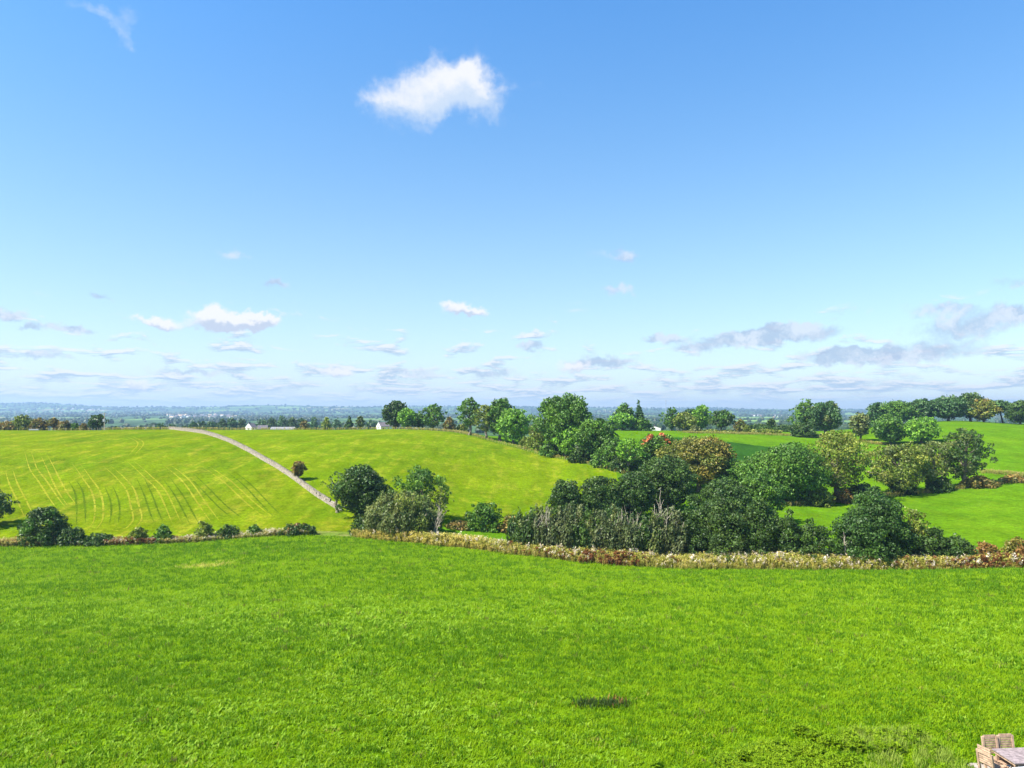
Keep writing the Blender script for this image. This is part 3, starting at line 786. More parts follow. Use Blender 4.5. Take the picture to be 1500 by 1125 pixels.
    for (px, d, top, w, lab) in [(797, 118.6, 736, 26, 'bare pale sapling standing among the first willows'), (935, 116.4, 736, 40, 'bare pale shrub with fanned twigs in the willow thicket'), (972, 117.2, 724, 46, 'largest bare pale shrub, beside the dark bushy tree'),
                                 (912, 116.8, 742, 22, 'small bare pale shrub left of the fanned one'), (1241, 109.5, 772, 16, 'thin pale bare stems beside the big dense alder')]:
        T('dead_shrub', lab, px, d, top, w, 'dead', None, 0, 'dead shrub', g, lobes_n=3 if w < 18 else None)
    # --- clump at the foot of the stone wall
    g = 'clump at the foot of the stone wall'
    T('alder_tree', 'dark tree at the foot of the stone wall', 530, 142, 678, 78, 'round', G_DARK, .02, 'tree', g, lobes_n=32)
    T('tree', 'thin-leaved dark sapling overhanging the end of the stone wall', 494, 146, 688, 36, 'airy', G_DARK, .3, 'tree', g, cover=.6, lobes_n=14)
    T('tree', 'olive-green loose tree at the back of the clump', 616, 144, 682, 74, 'airy', G_MID, .1, 'tree', g, cover=1.2)
    T('tree', 'sparse green tree leaning out from the clump over the hill field', 644, 140, 712, 40, 'airy', G_OLIVE, .2, 'tree', g, cover=.6, lobes_n=16)
    T('willow', 'rounded olive willow bush at the front of the clump', 588, 131, 716, 108, 'willow', G_GREY + G_OLIVE, 0, 'willow', g, lobes_n=34)
    T('dead_shrub', 'bare pale stems at the right end of the clump', 634, 127.5, 730, 34, 'dead', None, 0, 'dead shrub', g, lobes_n=5)
    T('shrub', 'dark low shrub between the clump tree and the weed strip', 545, 130, 752, 60, 'bush', G_DARK, 0, 'shrub', g)
    T('bush', 'single round green bush at the bottom of the hill field', 708, 140, 734, 54, 'bush', G_MID, 0, 'bush')
    g = 'low brown bushes at the bottom of the hill field'
    T('bush', 'low brown bush left of the single round green bush', 672, 140, 762, 40, 'bush', G_BROWN, 0, 'bush', g)
    T('bush', 'low brown bush between round green bush and willow thicket', 748, 138, 752, 30, 'bush', G_BROWN, 0, 'bush', g)
    T('hawthorn', 'small reddish-grey hawthorn growing against the stone wall', 437, (150, 200), 674, 20, 'round', G_BROWN, .12, 'tree', None, py=703)
    # --- left hedge
    g = 'bushes along the left field edge'
    T('bush', 'large dome-shaped dark bush on the left field edge', 66, 128, 738, 66, 'bush', G_DARK + G_MID[:1], 0, 'bush', g, lobes_n=26)
    T('bush', 'lower dark bush leaning against the dome-shaped bush', 104, 127, 771, 42, 'bush', G_DARK, 0, 'bush', g)
    T('bush', 'flat dark bramble running right of the dome-shaped bush', 142, 127, 781, 46, 'bush', G_DARK, 0, 'bush', g)
    T('bush', 'dark bush with brown weeds at its foot on the left field edge', 203, 127, 771, 30, 'bush', G_OLIVE, 0, 'bush', g)
    T('bush', 'loose green bush beside the brown weeds', 240, 127, 768, 28, 'bush', G_MID, 0, 'bush', g)
    T('bush', 'pale olive thin bush in the white-flowered strip', 300, 127, 762, 26, 'bush', G_OLIVE, 0, 'bush', g)
    T('bush', 'small dark bush in the white-flowered strip', 335, 127, 767, 28, 'bush', G_DARK, 0, 'bush', g)
    T('bush', 'small green bush at the right part of the white-flowered strip', 374, 127, 768, 22, 'bush', G_MID, 0, 'bush', g)
    T('bush', 'wide flat dark red-green bush ending the left hedge', 436, 127, 766, 46, 'bush', G_DARK + G_RUST[:1], 0, 'bush', g)
    T('tree', 'dark spreading tree cut by the left picture edge', -14, 138, 716, 62, 'airy', G_DARK, .1, 'tree', None)
    # --- hedge trees on the right slope
    g = 'hedge trees across the right valley'
    T('ash_tree', 'broad green ash with spreading crown above the valley field', 1152, 178, 646, 108, 'round', G_MID, .03, 'tree', g, lobes_n=40)
    T('ash_tree', 'tall airy olive ash with slender bare trunk', 1228, (165, 230), 628, 92, 'airy', G_OLIVE, .14, 'tree', g, py=734, cover=.85, lobes_n=44)
    T('ash_tree', 'wide thin-leaved grey-olive ash, left of a pair', 1318, (165, 230), 646, 94, 'airy', G_OLIVE + G_GREY, .04, 'tree', g, py=724, cover=1.0, lobes_n=44)
    T('ash_tree', 'thin-leaved grey-olive ash beside the thick-trunked one', 1368, (165, 240), 642, 64, 'airy', G_GREY + G_OLIVE, .05, 'tree', g, py=719, cover=1.0, lobes_n=36)
    T('ash_tree', 'dark narrow ash with thick leaning trunk', 1413, (165, 240), 624, 74, 'airy', G_DARK + G_GREY, .12, 'tree', g, py=715, cover=1.1, lobes_n=36)
    for (px, py, top, w, tn, lab) in [(1200, 740, 712, 44, G_OLIVE, 'olive bush between the broad ash and the slender ash'), (1262, 734, 708, 60, G_DARK, 'dark hedge bush right of the slender-trunked ash'),
                                      (1236, 736, 716, 36, G_RUST, 'rusty bush at the slender ash trunk'), (1320, 724, 696, 40, G_DARK, 'dark undergrowth under the wide grey-olive ash'), (1376, 719, 698, 44, G_DARK, 'dark undergrowth between the two thin-leaved ashes'),
                                      (1436, 714, 696, 44, G_BROWN, 'brown-green hedge bush right of the thick-trunked ash'), (1486, 706, 694, 36, G_BROWN, 'brown low hedge bush at the end of the valley hedge')]:
        T('hedge_bush', lab, px, (160, 240), top, w, 'bush', tn, 0, 'bush', 'bushes in the valley hedge', py=py)
    # --- skyline oaks
    g = 'skyline trees on the right'
    T('oak_tree', 'tall light green oak, left of a close pair', 1180, 338, 584, 46, 'airy', G_MID, .12, 'tree', g, cover=1.3)
    T('oak_tree', 'broad grey-green oak, right of a close pair', 1208, 330, 586, 58, 'round', G_BLUE + G_GREY[:1], .12, 'tree', g)
    T('bush', 'dark bush at the foot of the oak pair', 1176, 322, 617, 38, 'bush', G_DARK, 0, 'bush', g)
    T('tree', 'grey-brown small tree between the oak pair and the round trees', 1260, 305, 604, 32, 'round', G_GREY, .15, 'tree', g)
    T('oak_tree', 'low domed dark green tree on the slope', 1304, 290, 607, 56, 'round', G_MID, .05, 'tree', g)
    T('chestnut_tree', 'domed yellow-green tree beside the dark domed tree', 1350, 285, 610, 58, 'round', G_LIGHT, .05, 'tree', g)
    g = 'row of trees on the right hilltop'
    for (px, d, top, w, tn, kd, lab) in [(1284, 385, 588, 30, G_BLUE, 'round', 'narrow dark tree starting the hilltop row'), (1312, 384, 586, 56, G_MID, 'round', 'wide rounded tree, second in the hilltop row'),
                                  (1350, 383, 583, 46, G_BLUE, 'round', 'rounded blue-green tree in the hilltop row'), (1390, 380, 580, 62, G_BLUE, 'round', 'widest domed tree in the hilltop row'),
                                  (1422, 378, 575, 44, G_DARK, 'round', 'highest dark tree in the hilltop row'), (1441, 372, 583, 44, G_GOLD + G_OLIVE, 'round', 'brown-tinged oak in the hilltop row')]:
        T('hilltop_tree', lab, px, d, top, w, kd, tn, .06, 'tree', g)
    T('hilltop_tree', 'wind-bent tree with leaning bare trunk ending the hilltop row', 1470, 372, 585, 34, 'round', G_BLUE, .42, 'tree', g, lean=-.28)
    T('hilltop_tree', 'dark round tree standing apart from the hilltop row', 1494, 360, 586, 40, 'round', G_DARK, .02, 'tree', g)
    # --- trees round the cottage in the middle
    g = 'trees round the small white cottage'
    T('tree', 'domed green tree beside the dark conifer', 914, 360, 590, 32, 'round', G_MID, .05, 'tree', g)
    T('conifer', 'dark broad conifer near the small white cottage', 936, 362, 587, 24, 'conifer', G_BLUE, .05, 'conifer', g)
    T('tree', 'bright green round tree in front of the dark conifer', 912, 352, 604, 36, 'round', G_LIGHT, .02, 'tree', g)
    T('tree', 'dull green bush left of the small white cottage', 940, 352, 611, 30, 'bush', G_MID, .02, 'tree', g)
    T('tree', 'low green tree at the hedgerow end of the cottage trees', 890, 352, 616, 26, 'bush', G_MID, .02, 'tree', g)
    T('tree', 'pale pointed tree right of the small white cottage', 984, 360, 596, 30, 'airy', G_MID, .05, 'tree', g, cover=1.2)
    T('tree', 'dark shaded tree beside the pointed tree', 1003, 355, 603, 38, 'round', G_OLIVE, .03, 'tree', g)
    T('tree', 'tall narrow light green tree beyond the cottage', 1027, 362, 593, 30, 'round', G_LIGHT, .05, 'tree', g)
    T('tree', 'blue-green tree behind the shaded one', 1012, 372, 598, 32, 'round', G_BLUE, .05, 'tree', g)
    T('oak_tree', 'spreading dark oak at the end of the cottage trees', 1056, 350, 599, 46, 'airy', G_DARK + G_MID, .15, 'tree', g, cover=1.3)
    T('shrub', 'round pale shrub on the field bank below the cottage trees', 1018, 338, 622, 18, 'bush', G_GREY, 0, 'shrub', g)
    T('shrub', 'golden-brown bush right of the spreading dark oak', 1084, 345, 613, 18, 'bush', G_GOLD, 0, 'shrub', g)
    T('shrub', 'olive bush beside the golden-brown bush', 1094, 338, 622, 12, 'bush', G_OLIVE, 0, 'shrub', g)
    T('tree', 'small dark round tree alone in the hedge towards the far hills', 1130, 380, 613, 14, 'round', G_DARK, .1, 'tree', g)
    for (px, top, w, lab) in [(1066, 630, 30, 'low bush on the field bank under the spreading oak'), (1112, 621, 40, 'long low hedge bush left of the small dark round tree'), (1150, 622, 40, 'long low hedge bush right of the small dark round tree'), (1120, 628, 44, 'low trimmed hedge piece at the pale field top'), (1040, 629, 26, 'low olive bush between the round pale shrub and the oak')]:
        T('hedge_bush', lab, px, 345 if top > 625 else 372, top, w, 'bush', G_OLIVE if top > 625 else G_DARK, 0, 'bush', 'low hedge bushes at the top of the pale field')
plant_trees()

# ------------------------------------------------------------------ scattered plants (what nobody could count)
def blade_mesh(name, blades, mat):
    """blades: list of (base xyz, dir angle, length, width, bend, lift)"""
    mb = MB()
    for (bx, by, a, ln, w, bend, lift) in blades:
        dx, dy = math.cos(a), math.sin(a); nx, ny = -dy, dx
        p1 = (bx + dx*ln*bend*.35, by + dy*ln*bend*.35, ln*lift*.6); p2 = (bx + dx*ln*bend, by + dy*ln*bend, ln*lift)
        mb.poly([(bx - nx*w*.35, by - ny*w*.35, 0), (bx + nx*w*.35, by + ny*w*.35, 0), (p1[0] + nx*w*.5, p1[1] + ny*w*.5, p1[2]), (p1[0] - nx*w*.5, p1[1] - ny*w*.5, p1[2]), p2],
                [(0, 1, 2, 3), (3, 2, 4)])
    return mb.mesh(name, [mat])

def proto(name, me): return bpy.data.objects.new(name, me)

def tuft(name, n, spread, ln, w, mat, seed, bend=(.1, .7), lift=(.7, 1.)):
    r = random.Random(seed)
    return proto(name, blade_mesh(name, [(r.uniform(-spread, spread), r.uniform(-spread, spread), r.uniform(0, 6.28), ln*r.uniform(.6, 1.2), w*r.uniform(.7, 1.3), r.uniform(*bend), r.uniform(*lift)) for _ in range(n)], mat))

def scatter(name, P, kinds, protos, scl, seed, label, cat=None):
    rs = np.random.RandomState(seed); n = len(P)
    me = bpy.data.meshes.new(name); me.vertices.add(n); me.vertices.foreach_set('co', np.ascontiguousarray(P, dtype=np.float32).ravel())
    a = me.attributes.new('kind', 'INT', 'POINT'); a.data.foreach_set('value', np.asarray(kinds, dtype=np.int32))
    a = me.attributes.new('scl', 'FLOAT', 'POINT'); a.data.foreach_set('value', np.asarray(scl, dtype=np.float32))
    rot = np.stack([rs.normal(size=n)*.08, rs.normal(size=n)*.08, rs.uniform(0, 6.283, n)], -1).astype(np.float32)
    a = me.attributes.new('rot', 'FLOAT_VECTOR', 'POINT'); a.data.foreach_set('vector', rot.ravel())
    o = link(name, me)
    ng = bpy.data.node_groups.new(name, 'GeometryNodeTree')
    ng.interface.new_socket('Geometry', in_out='INPUT', socket_type='NodeSocketGeometry')
    ng.interface.new_socket('Geometry', in_out='OUTPUT', socket_type='NodeSocketGeometry')
    t = NT(ng); gi = t.node('NodeGroupInput'); go = t.node('NodeGroupOutput'); jn = t.node('GeometryNodeJoinGeometry')
    def attr(nm, ty):
        nd = t.node('GeometryNodeInputNamedAttribute', data_type=ty); nd.inputs['Name'].default_value = nm; return nd.outputs[0]
    k = attr('kind', 'INT'); s = attr('scl', 'FLOAT'); r = attr('rot', 'FLOAT_VECTOR')
    e2r = t.node('FunctionNodeEulerToRotation'); t.l.new(r, e2r.inputs[0])
    for i, p in enumerate(protos):
        ip = t.node('GeometryNodeInstanceOnPoints'); t.l.new(gi.outputs[0], ip.inputs['Points'])
        cmp_ = t.node('FunctionNodeCompare', data_type='INT', operation='EQUAL')
        ins = [q for q in cmp_.inputs if q.type == 'INT']
        t.l.new(k, ins[0]); ins[1].default_value = i
        t.l.new(cmp_.outputs[0], ip.inputs['Selection'])
        oi = t.node('GeometryNodeObjectInfo'); oi.inputs[0].default_value = p; oi.inputs['As Instance'].default_value = True
        t.l.new(oi.outputs['Geometry'], ip.inputs['Instance'])
        t.l.new(e2r.outputs[0], ip.inputs['Rotation']); t.l.new(s, ip.inputs['Scale'])
        t.l.new(ip.outputs[0], jn.inputs[0])
    t.l.new(jn.outputs[0], go.inputs[0])
    md = o.modifiers.new('plants', 'NODES'); md.node_group = ng
    tag(o, label, cat, kind='stuff')
    return o

MB_GRASS = mat_blade("grass_blade", (.172, .305, .003), (.255, .375, .006), (.30, .30, .05), .012, .45)
MB_GRASS2 = mat_blade("grass_blade_dark", (.075, .175, .004), (.11, .23, .006), (.15, .14, .04), .02, .4)
MB_SPOT = mat_blade("yellowed_grass", (.40, .40, .05), (.48, .42, .12))
MB_DOCK = mat_blade("dock_leaf", (.175, .325, .012), (.26, .385, .034), transl=.35)
MB_DRY = mat_blade("dry_grass", (.56, .45, .20), (.42, .39, .13))
MB_HERB = mat_blade("weed_leaf", (.27, .285, .040), (.40, .38, .085))
MB_YEL = mat_blade("yellowing_weed", (.50, .43, .075), (.60, .49, .16))
MB_RED = mat_blade("dock_seed", (.17, .065, .025), (.28, .125, .045))
MB_PINK = mat_blade("pale_flower", (.54, .46, .36), (.68, .60, .48), transl=.25)
MB_NET = mat_blade("nettle_leaf", (.165, .285, .006), (.25, .355, .014), transl=.45)
MB_DOCKD = mat_blade("nettle_leaf_dark", (.085, .17, .006), (.13, .23, .010))
MB_SEED = mat_blade("seeding_grass", (.22, .33, .03), (.32, .38, .07))
MB_RUSH = mat_blade("rush_leaf", (.020, .050, .010), (.05, .085, .018), (.10, .045, .02), .2)

def grass_near():
    rs = np.random.RandomState(11)
    pts = []
    # density falls with distance, as a tuft covers fewer pixels
    for (y0, y1, dens) in ((20.5, 32, 46), (32, 45, 26), (45, 64, 14), (64, 90, 7.5), (90, 127, 4.2)):
        w1 = y1 * .80 + 4
        n = int((y1 - y0) * 2 * w1 * dens)
        y = rs.uniform(y0, y1, n); x = rs.uniform(-w1, w1, n)
        k = np.abs(x) < y * .80 + 4
        pts.append(np.stack([x[k], y[k], np.full(k.sum(), dens)], -1))
    P = np.concatenate(pts); x, y = P[:, 0], P[:, 1]
    px = CX + F * x / y
    keep = (y < dh(px) + .8) & ~((x > 14.15) & (y < 22.5))
    P = P[keep]; x, y = P[:, 0], P[:, 1]
    n = len(P)
    patch = hnoise(x / 6, y / 6, 21) + .6 * hnoise(x / 1.6, y / 1.6, 22)
    left_bias = np.clip((8 - x) / 26, -.4, .6)
    r = rs.rand(n)
    kinds = np.zeros(n, int)
    kinds[r < .5] = 1
    kinds[(r > .80) & (patch < .1)] = 2; kinds[(r > .93)] = 2
    big = hnoise(x / 20, y / 9, 23)
    kinds[(rs.rand(n) < np.clip(big * .3, 0, .3))] = 2
    dock = (r < np.clip(.15 + .24 * (patch + left_bias), .02, .50) * np.clip((95 - y) / 50, 0, 1))
    kinds[dock] = 3
    kinds[dock & (rs.rand(n) < .4)] = 4
    scl = rs.uniform(.75, 1.3, n) * np.clip((46 / P[:, 2]) ** .38, 1, 2.3) * (1 + .12 * patch)
    scl[kinds >= 3] = np.minimum(scl[kinds >= 3] * np.clip(y[kinds >= 3] / 45, .8, 1.3) * 1.1, 1.75)
    pxp, pyp, _ = hit(298, 829)
    spot = np.exp(-(((x - pxp) / 3.6) ** 2 + ((y - pyp) / 2.2) ** 2) * .8)
    kinds[rs.rand(n) < spot * .8] = 5
    protos = [tuft('grass_tuft', 18, .17, .15, .018, MB_GRASS, 1, (.3, .9), (.5, .9)), tuft('grass_tuft_b', 18, .17, .19, .020, MB_GRASS, 2, (.4, 1.0), (.35, .8)),
              tuft('grass_tuft_dark', 16, .16, .20, .018, MB_GRASS2, 3), tuft('dock_rosette', 9, .07, .17, .062, MB_DOCK, 4, (.5, .95), (.35, .9)), tuft('clover_rosette', 14, .13, .10, .055, MB_DOCK, 5, (.3, .9), (.5, 1.2)), tuft('yellowed_tuft', 16, .17, .15, .02, MB_SPOT, 6, (.3, .9), (.4, .8))]
    scatter('field_grass', np.stack([x, y, Z(x, y) - .01], -1), kinds, protos, scl, 5, 'lush green grass and broad-leaved weeds covering the near field', 'grass')
grass_near()

def stalk(name, seed, h, leafmat, headmat, nleaf=16, nhead=7, headw=.16, spread=.25, lw=.09):
    """tall weed: several stems with leaves and a loose head"""
    r = random.Random(seed); mb = MB()
    def blade(x, y, z, a, ln, w, lift, mi):
        dx, dy = math.cos(a), math.sin(a); nx, ny = -dy, dx
        mb.poly([(x - nx*w*.2, y - ny*w*.2, z), (x + nx*w*.2, y + ny*w*.2, z), (x + dx*ln*.5 + nx*w*.5, y + dy*ln*.5 + ny*w*.5, z + ln*lift*.6), (x + dx*ln*.5 - nx*w*.5, y + dy*ln*.5 - ny*w*.5, z + ln*lift*.6), (x + dx*ln, y + dy*ln, z + ln*lift)],
                [(0, 1, 2, 3), (3, 2, 4)], mi)
    for sidx in range(4):
        a = r.uniform(0, 6.28); bx, by = math.cos(a)*spread*r.random(), math.sin(a)*spread*r.random(); hh = h*r.uniform(.7, 1.1)
        mb.tube([(bx, by, 0), (bx*1.2, by*1.2, hh*.5), (bx*1.5, by*1.5, hh)], [.012, .01, .006], 3, 0)
        for i in range(nleaf // 3):
            z = hh * r.uniform(.05, .85); blade(bx*(1 + .5*z/hh), by*(1 + .5*z/hh), z, r.uniform(0, 6.28), r.uniform(.14, .3), lw*r.uniform(.7, 1.4), r.uniform(-.2, .8), 0)
        for i in range(nhead):
            z = hh * r.uniform(.84, 1.06); blade(bx*1.5 + r.uniform(-.1, .1), by*1.5 + r.uniform(-.1, .1), z, r.uniform(0, 6.28), headw*r.uniform(.6, 1.2), headw*r.uniform(.5, .9), r.uniform(.1, .9), 1)
    return proto(name, mb.mesh(name, [leafmat, headmat]))

def weed_strips():
    protos = [stalk('thistle', 1, 1.25, MB_HERB, MB_PINK, 16, 8, .17), stalk('yellow_weed', 2, 1.2, MB_YEL, MB_YEL, 18, 5, .14), stalk('dock_plant', 3, 1.15, MB_RED, MB_RED, 12, 12, .14, .22, .07),
              stalk('tall_grass', 4, 1.15, MB_DRY, MB_DRY, 14, 6, .2, .3, .035), stalk('green_weed', 5, 1.1, MB_HERB, MB_HERB, 20, 4, .14), stalk('flower_weed', 6, 1.35, MB_HERB, MB_PINK, 16, 9, .12, .36)]
    rs = np.random.RandomState(31)
    # right of the gap: broad strip, yellow at the gap, red docks in the middle, pale flowers along the back
    n = 7600
    px = rs.uniform(516, 1590, n); v = rs.rand(n)
    wid = np.interp(px, [516, 600, 760, 1000, 1300, 1500], [4.0, 5.8, 7.0, 6.4, 5.0, 4.2])
    y = dh(px) + .5 + v * wid + .7 * hnoise(px / 22, px / 40, 43) * (1 - v); x = (px - CX) / F * y
    q = hnoise(x / 5, y / 3, 41); kinds = np.full(n, 4)
    r = rs.rand(n)
    kinds[r < .30] = 1; kinds[(r > .30) & (r < .40)] = 3
    kinds[(v > .62) & (rs.rand(n) < .22)] = 5
    kinds[(v <= .62) & (rs.rand(n) < .10)] = 0
    redp = np.exp(-((px - 880) / 55) ** 2) * .6 + np.exp(-((px - 1400) / 80) ** 2) * .3 + np.exp(-((px - 790) / 40) ** 2) * .15 + np.exp(-((px - 1490) / 40) ** 2) * .3 + .02
    kinds[(v < .5) & (rs.rand(n) < redp * np.clip(.8 + .5 * q, .2, 1.2))] = 2
    yl = (px < 720) & (rs.rand(n) < .5); kinds[yl & (v < .8)] = 1
    scatter('weed_strip', np.stack([x, y, Z(x, y)], -1), kinds, protos, rs.uniform(.8, 1.6, n) * (1 + .25 * q) * (.45 + .55 * np.clip(v / .3, 0, 1)), 7, 'strip of tall flowering weeds, yellow, red and pale, below the thicket', 'weeds')
    # left strip: thinner, whitish
    n = 3200
    px = rs.uniform(-120, 452, n); v = rs.rand(n)
    y = dh(px) + .5 + v * 2.8; x = (px - CX) / F * y
    kinds = np.full(n, 4); r = rs.rand(n)
    kinds[r < .42] = 5; kinds[(r > .42) & (r < .66)] = 3; kinds[(px < 60) & (r < .5)] = 3; kinds[(r > .85) & (px < 280)] = 2
    kinds[(px > 130) & (px < 230) & (rs.rand(n) < .4)] = 2
    scatter('weed_strip', np.stack([x, y, Z(x, y)], -1), kinds, protos, rs.uniform(.5, .95, n) * (1 + .35 * hnoise(x / 4, y / 4, 47)), 8, 'thin strip of whitish weeds below the left hillside pasture', 'weeds')
    # rough tops and verges: crest of the hill, foot of the hedgerow, bank of the pale field
    n = 5200; px = []; yy = []
    xs = []; ys = []
    def line(pts, m, wd):
        pts = np.array(pts); t = rs.uniform(0, len(pts) - 1, m); i = t.astype(int); f = t - i
        p = pts[i] * (1 - f[:, None]) + pts[np.minimum(i + 1, len(pts) - 1)] * f[:, None]
        xs.append(p[:, 0] + rs.normal(size=m) * wd); ys.append(p[:, 1] + rs.normal(size=m) * wd)
    line([(-260, 304), (-170, 304), (-142, 302)], 700, 1.2); line([(-140, 300), (-100, 306), (-50, 318), (-24, 310), (-14, 288)], 1300, 1.2)
    line([(-14, 284), (12, 236), (34, 200)], 500, 1.0)
    for a, b in (((1000, 634), (1190, 640)),): 
        line([hit(a[0], a[1], 200, 400)[:2], hit(b[0], b[1], 200, 400)[:2]], 1000, 1.3)
    line([hit(1150, 741, 150, 240)[:2], hit(1230, 735, 150, 240)[:2], hit(1330, 724, 150, 240)[:2], hit(1420, 714, 150, 240)[:2], hit(1500, 705, 150, 240)[:2]], 1100, .9)
    line([hit(1190, 640, 200, 400)[:2], hit(1262, 648, 200, 400)[:2], hit(1300, 652, 200, 400)[:2]], 400, 1.0)
    line([hit(1440, 692, 180, 300)[:2], hit(1500, 698, 150, 300)[:2]], 250, 1.0)
    x = np.concatenate(xs); y = np.concatenate(ys)
    kinds = np.where(rs.rand(len(x)) < .6, 3, 4)
    scatter('verge_grass', np.stack([x, y, Z(x, y)], -1), kinds, protos, rs.uniform(.5, 1.0, len(x)), 9, 'dry straw-coloured rough grass along the field edges and crest', 'grass')
weed_strips()

def near_clumps():
    rs = np.random.RandomState(51)
    # dark wet hollow with rushes and red docks
    x0, y0, _ = hit(878, 1034)
    root = empty('rush_clump', (x0, y0, z1(x0, y0))); tag(root, 'dark patch of rushes and red docks in the near field', 'rushes')
    for nm, mat, n, ln, w, sx in (('rush_leaves', MB_RUSH, 520, .34, .035, 1.0), ('dock_stalks', MB_RED, 36, .40, .04, 1.3)):
        r = random.Random(61); bl = []
        mb = MB()
        V = []
        for i in range(n):
            a = r.uniform(0, 6.28); rr = math.sqrt(r.random())
            rr *= 1 + .35 * math.sin(3*a + 1) * math.sin(2*a); bx, by = math.cos(a)*rr*1.05*sx, math.sin(a)*rr*.42*sx
            bl.append((bx, by, r.uniform(0, 6.28), ln*r.uniform(.5, 1.2), w*r.uniform(.6, 1.3), r.uniform(.1, .7), r.uniform(.5, 1.0)))
        o = link(nm, blade_mesh(nm, bl, mat), root); tag(o, kind='stuff')
    # nettles and tall herbs by the terrace
    n = 2600
    px = np.concatenate([rs.normal(1180, 60, n // 3), rs.uniform(1060, 1430, n - n // 3)]); py = np.interp(px, [1060, 1150, 1330, 1425], [1122, 1104, 1080, 1092]) + 6 + rs.exponential(26, n) - rs.exponential(14, n)
    y = np.clip((CAMH) * F / (py - HZ), 18.5, 24.5); x = (px - CX) / F * y
    k = (x < 13.9) & (hnoise(x / .9, y / .9, 71) + .6 * hnoise(x / .35, y / .35, 72) > -.25)
    x, y = x[k], y[k]; n = len(x)
    protos = [stalk('nettle', 71, .42, MB_NET, MB_NET, 26, 5, .07, .12, .07), stalk('nettle_dark', 72, .34, MB_DOCKD, MB_NET, 22, 4, .06, .12, .06), tuft('seed_grass', 26, .2, .42, .014, MB_SEED, 73, (.1, .6), (.6, 1.))]
    kinds = (rs.rand(n) < np.clip(.5 - (x - 7.5) * .35, .08, .6)).astype(int)
    kinds[(rs.rand(n) < np.clip((x - 9.5) * .4, 0, .85))] = 2
    scatter('nettle_patch', np.stack([x, y, Z(x, y)], -1), kinds, protos, rs.uniform(.35, 1.0, n), 15, 'leafy patch of nettles beside the garden table', 'nettles')
near_clumps()

# ------------------------------------------------------------------ tractor tracks pressed into the left pasture
def tracks():
    mp = mat_field("pressed_dry_track", (.205, .215, .012), (.23, .235, .018), (.26, .25, .025), 0, .4, 1.5, .5)
    md = mat_field("dark_wheel_rut", (.066, .112, .003), (.074, .120, .004), (.085, .13, .005), 0, .4, 1.5, .5)
    def z(px, py): return (px / 3.75, 560 + py / 3.75)
    pairs = [  # photo rows of each pair's left line; the second lies a wheel gauge to the right
        ('p', [(8, 690), (14, 710), (26, 735), (36, 758)]),
        ('p', [(36, 662), (45, 690), (58, 708), (72, 730), (83, 745)]),
        ('p', [(60, 668), (74, 698), (86, 722), (100, 742)]),
        ('d', [(101, 706), (109, 720), (112, 745), (112, 768)]),
        ('p', [(106, 680), (122, 702), (134, 720), (139, 742), (136, 766), (128, 776)]),
        ('d', [(154, 714), (161, 732), (163, 750), (160, 768)]),
        ('p', [(152, 684), (172, 702), (185, 718), (191, 740), (194, 764), (184, 775), (168, 772)]),
        ('d', [(200, 700), (212, 728), (220, 752), (226, 766)]),
        ('p', [(186, 676), (210, 698), (230, 718), (242, 742), (252, 766)]),
        ('d', [(236, 698), (256, 726), (270, 752), (278, 768)]),
        ('p', [(240, 682), (268, 706), (290, 738), (310, 766)]),
        ('d', [(268, 690), (300, 722), (326, 748), (344, 762)]),
        ('p', [(296, 684), (330, 708), (362, 738), (386, 758)]),
        ('d', [(330, 690), (362, 716), (386, 742), (402, 758)]),
        ('p', [(186, 640), (202, 650), (188, 668)]),
    ]
    for kind, pts in pairs:
        W = np.array([hit(p[0], p[1], 127, 300)[:2] for p in pts])
        t = np.linspace(0, len(W) - 1, 70)
        cx = pchip(np.arange(len(W)), W[:, 0], t); cy = pchip(np.arange(len(W)), W[:, 1], t)
        tx, ty = np.gradient(cx), np.gradient(cy); l = np.hypot(tx, ty) + 1e-9; nx, ny = -ty / l, tx / l
        if nx.mean() < 0: nx, ny = -nx, -ny
        for s in (0.0, 1.5):
            rs = np.random.RandomState(int(s*10) + len(pts))
            hwid = .21 * np.sin(np.linspace(.05, math.pi - .05, 70)) ** .8 * rs.uniform(.5, 1.2, 70)
            ax, ay = cx + nx*(s - hwid), cy + ny*(s - hwid); bx, by = cx + nx*(s + hwid), cy + ny*(s + hwid)
            V = np.concatenate([np.stack([ax, ay, Z(ax, ay) + .05], -1), np.stack([bx, by, Z(bx, by) + .05], -1)])
            Q = np.array([(i, i + 1, 71 + i, 70 + i) for i in range(69) if rs.rand() > .05])
            o = link('wheel_track', quads('wheel_track', V, Q, [mp if kind == 'p' else md], None, True)); tag(o, kind='structure')
tracks()

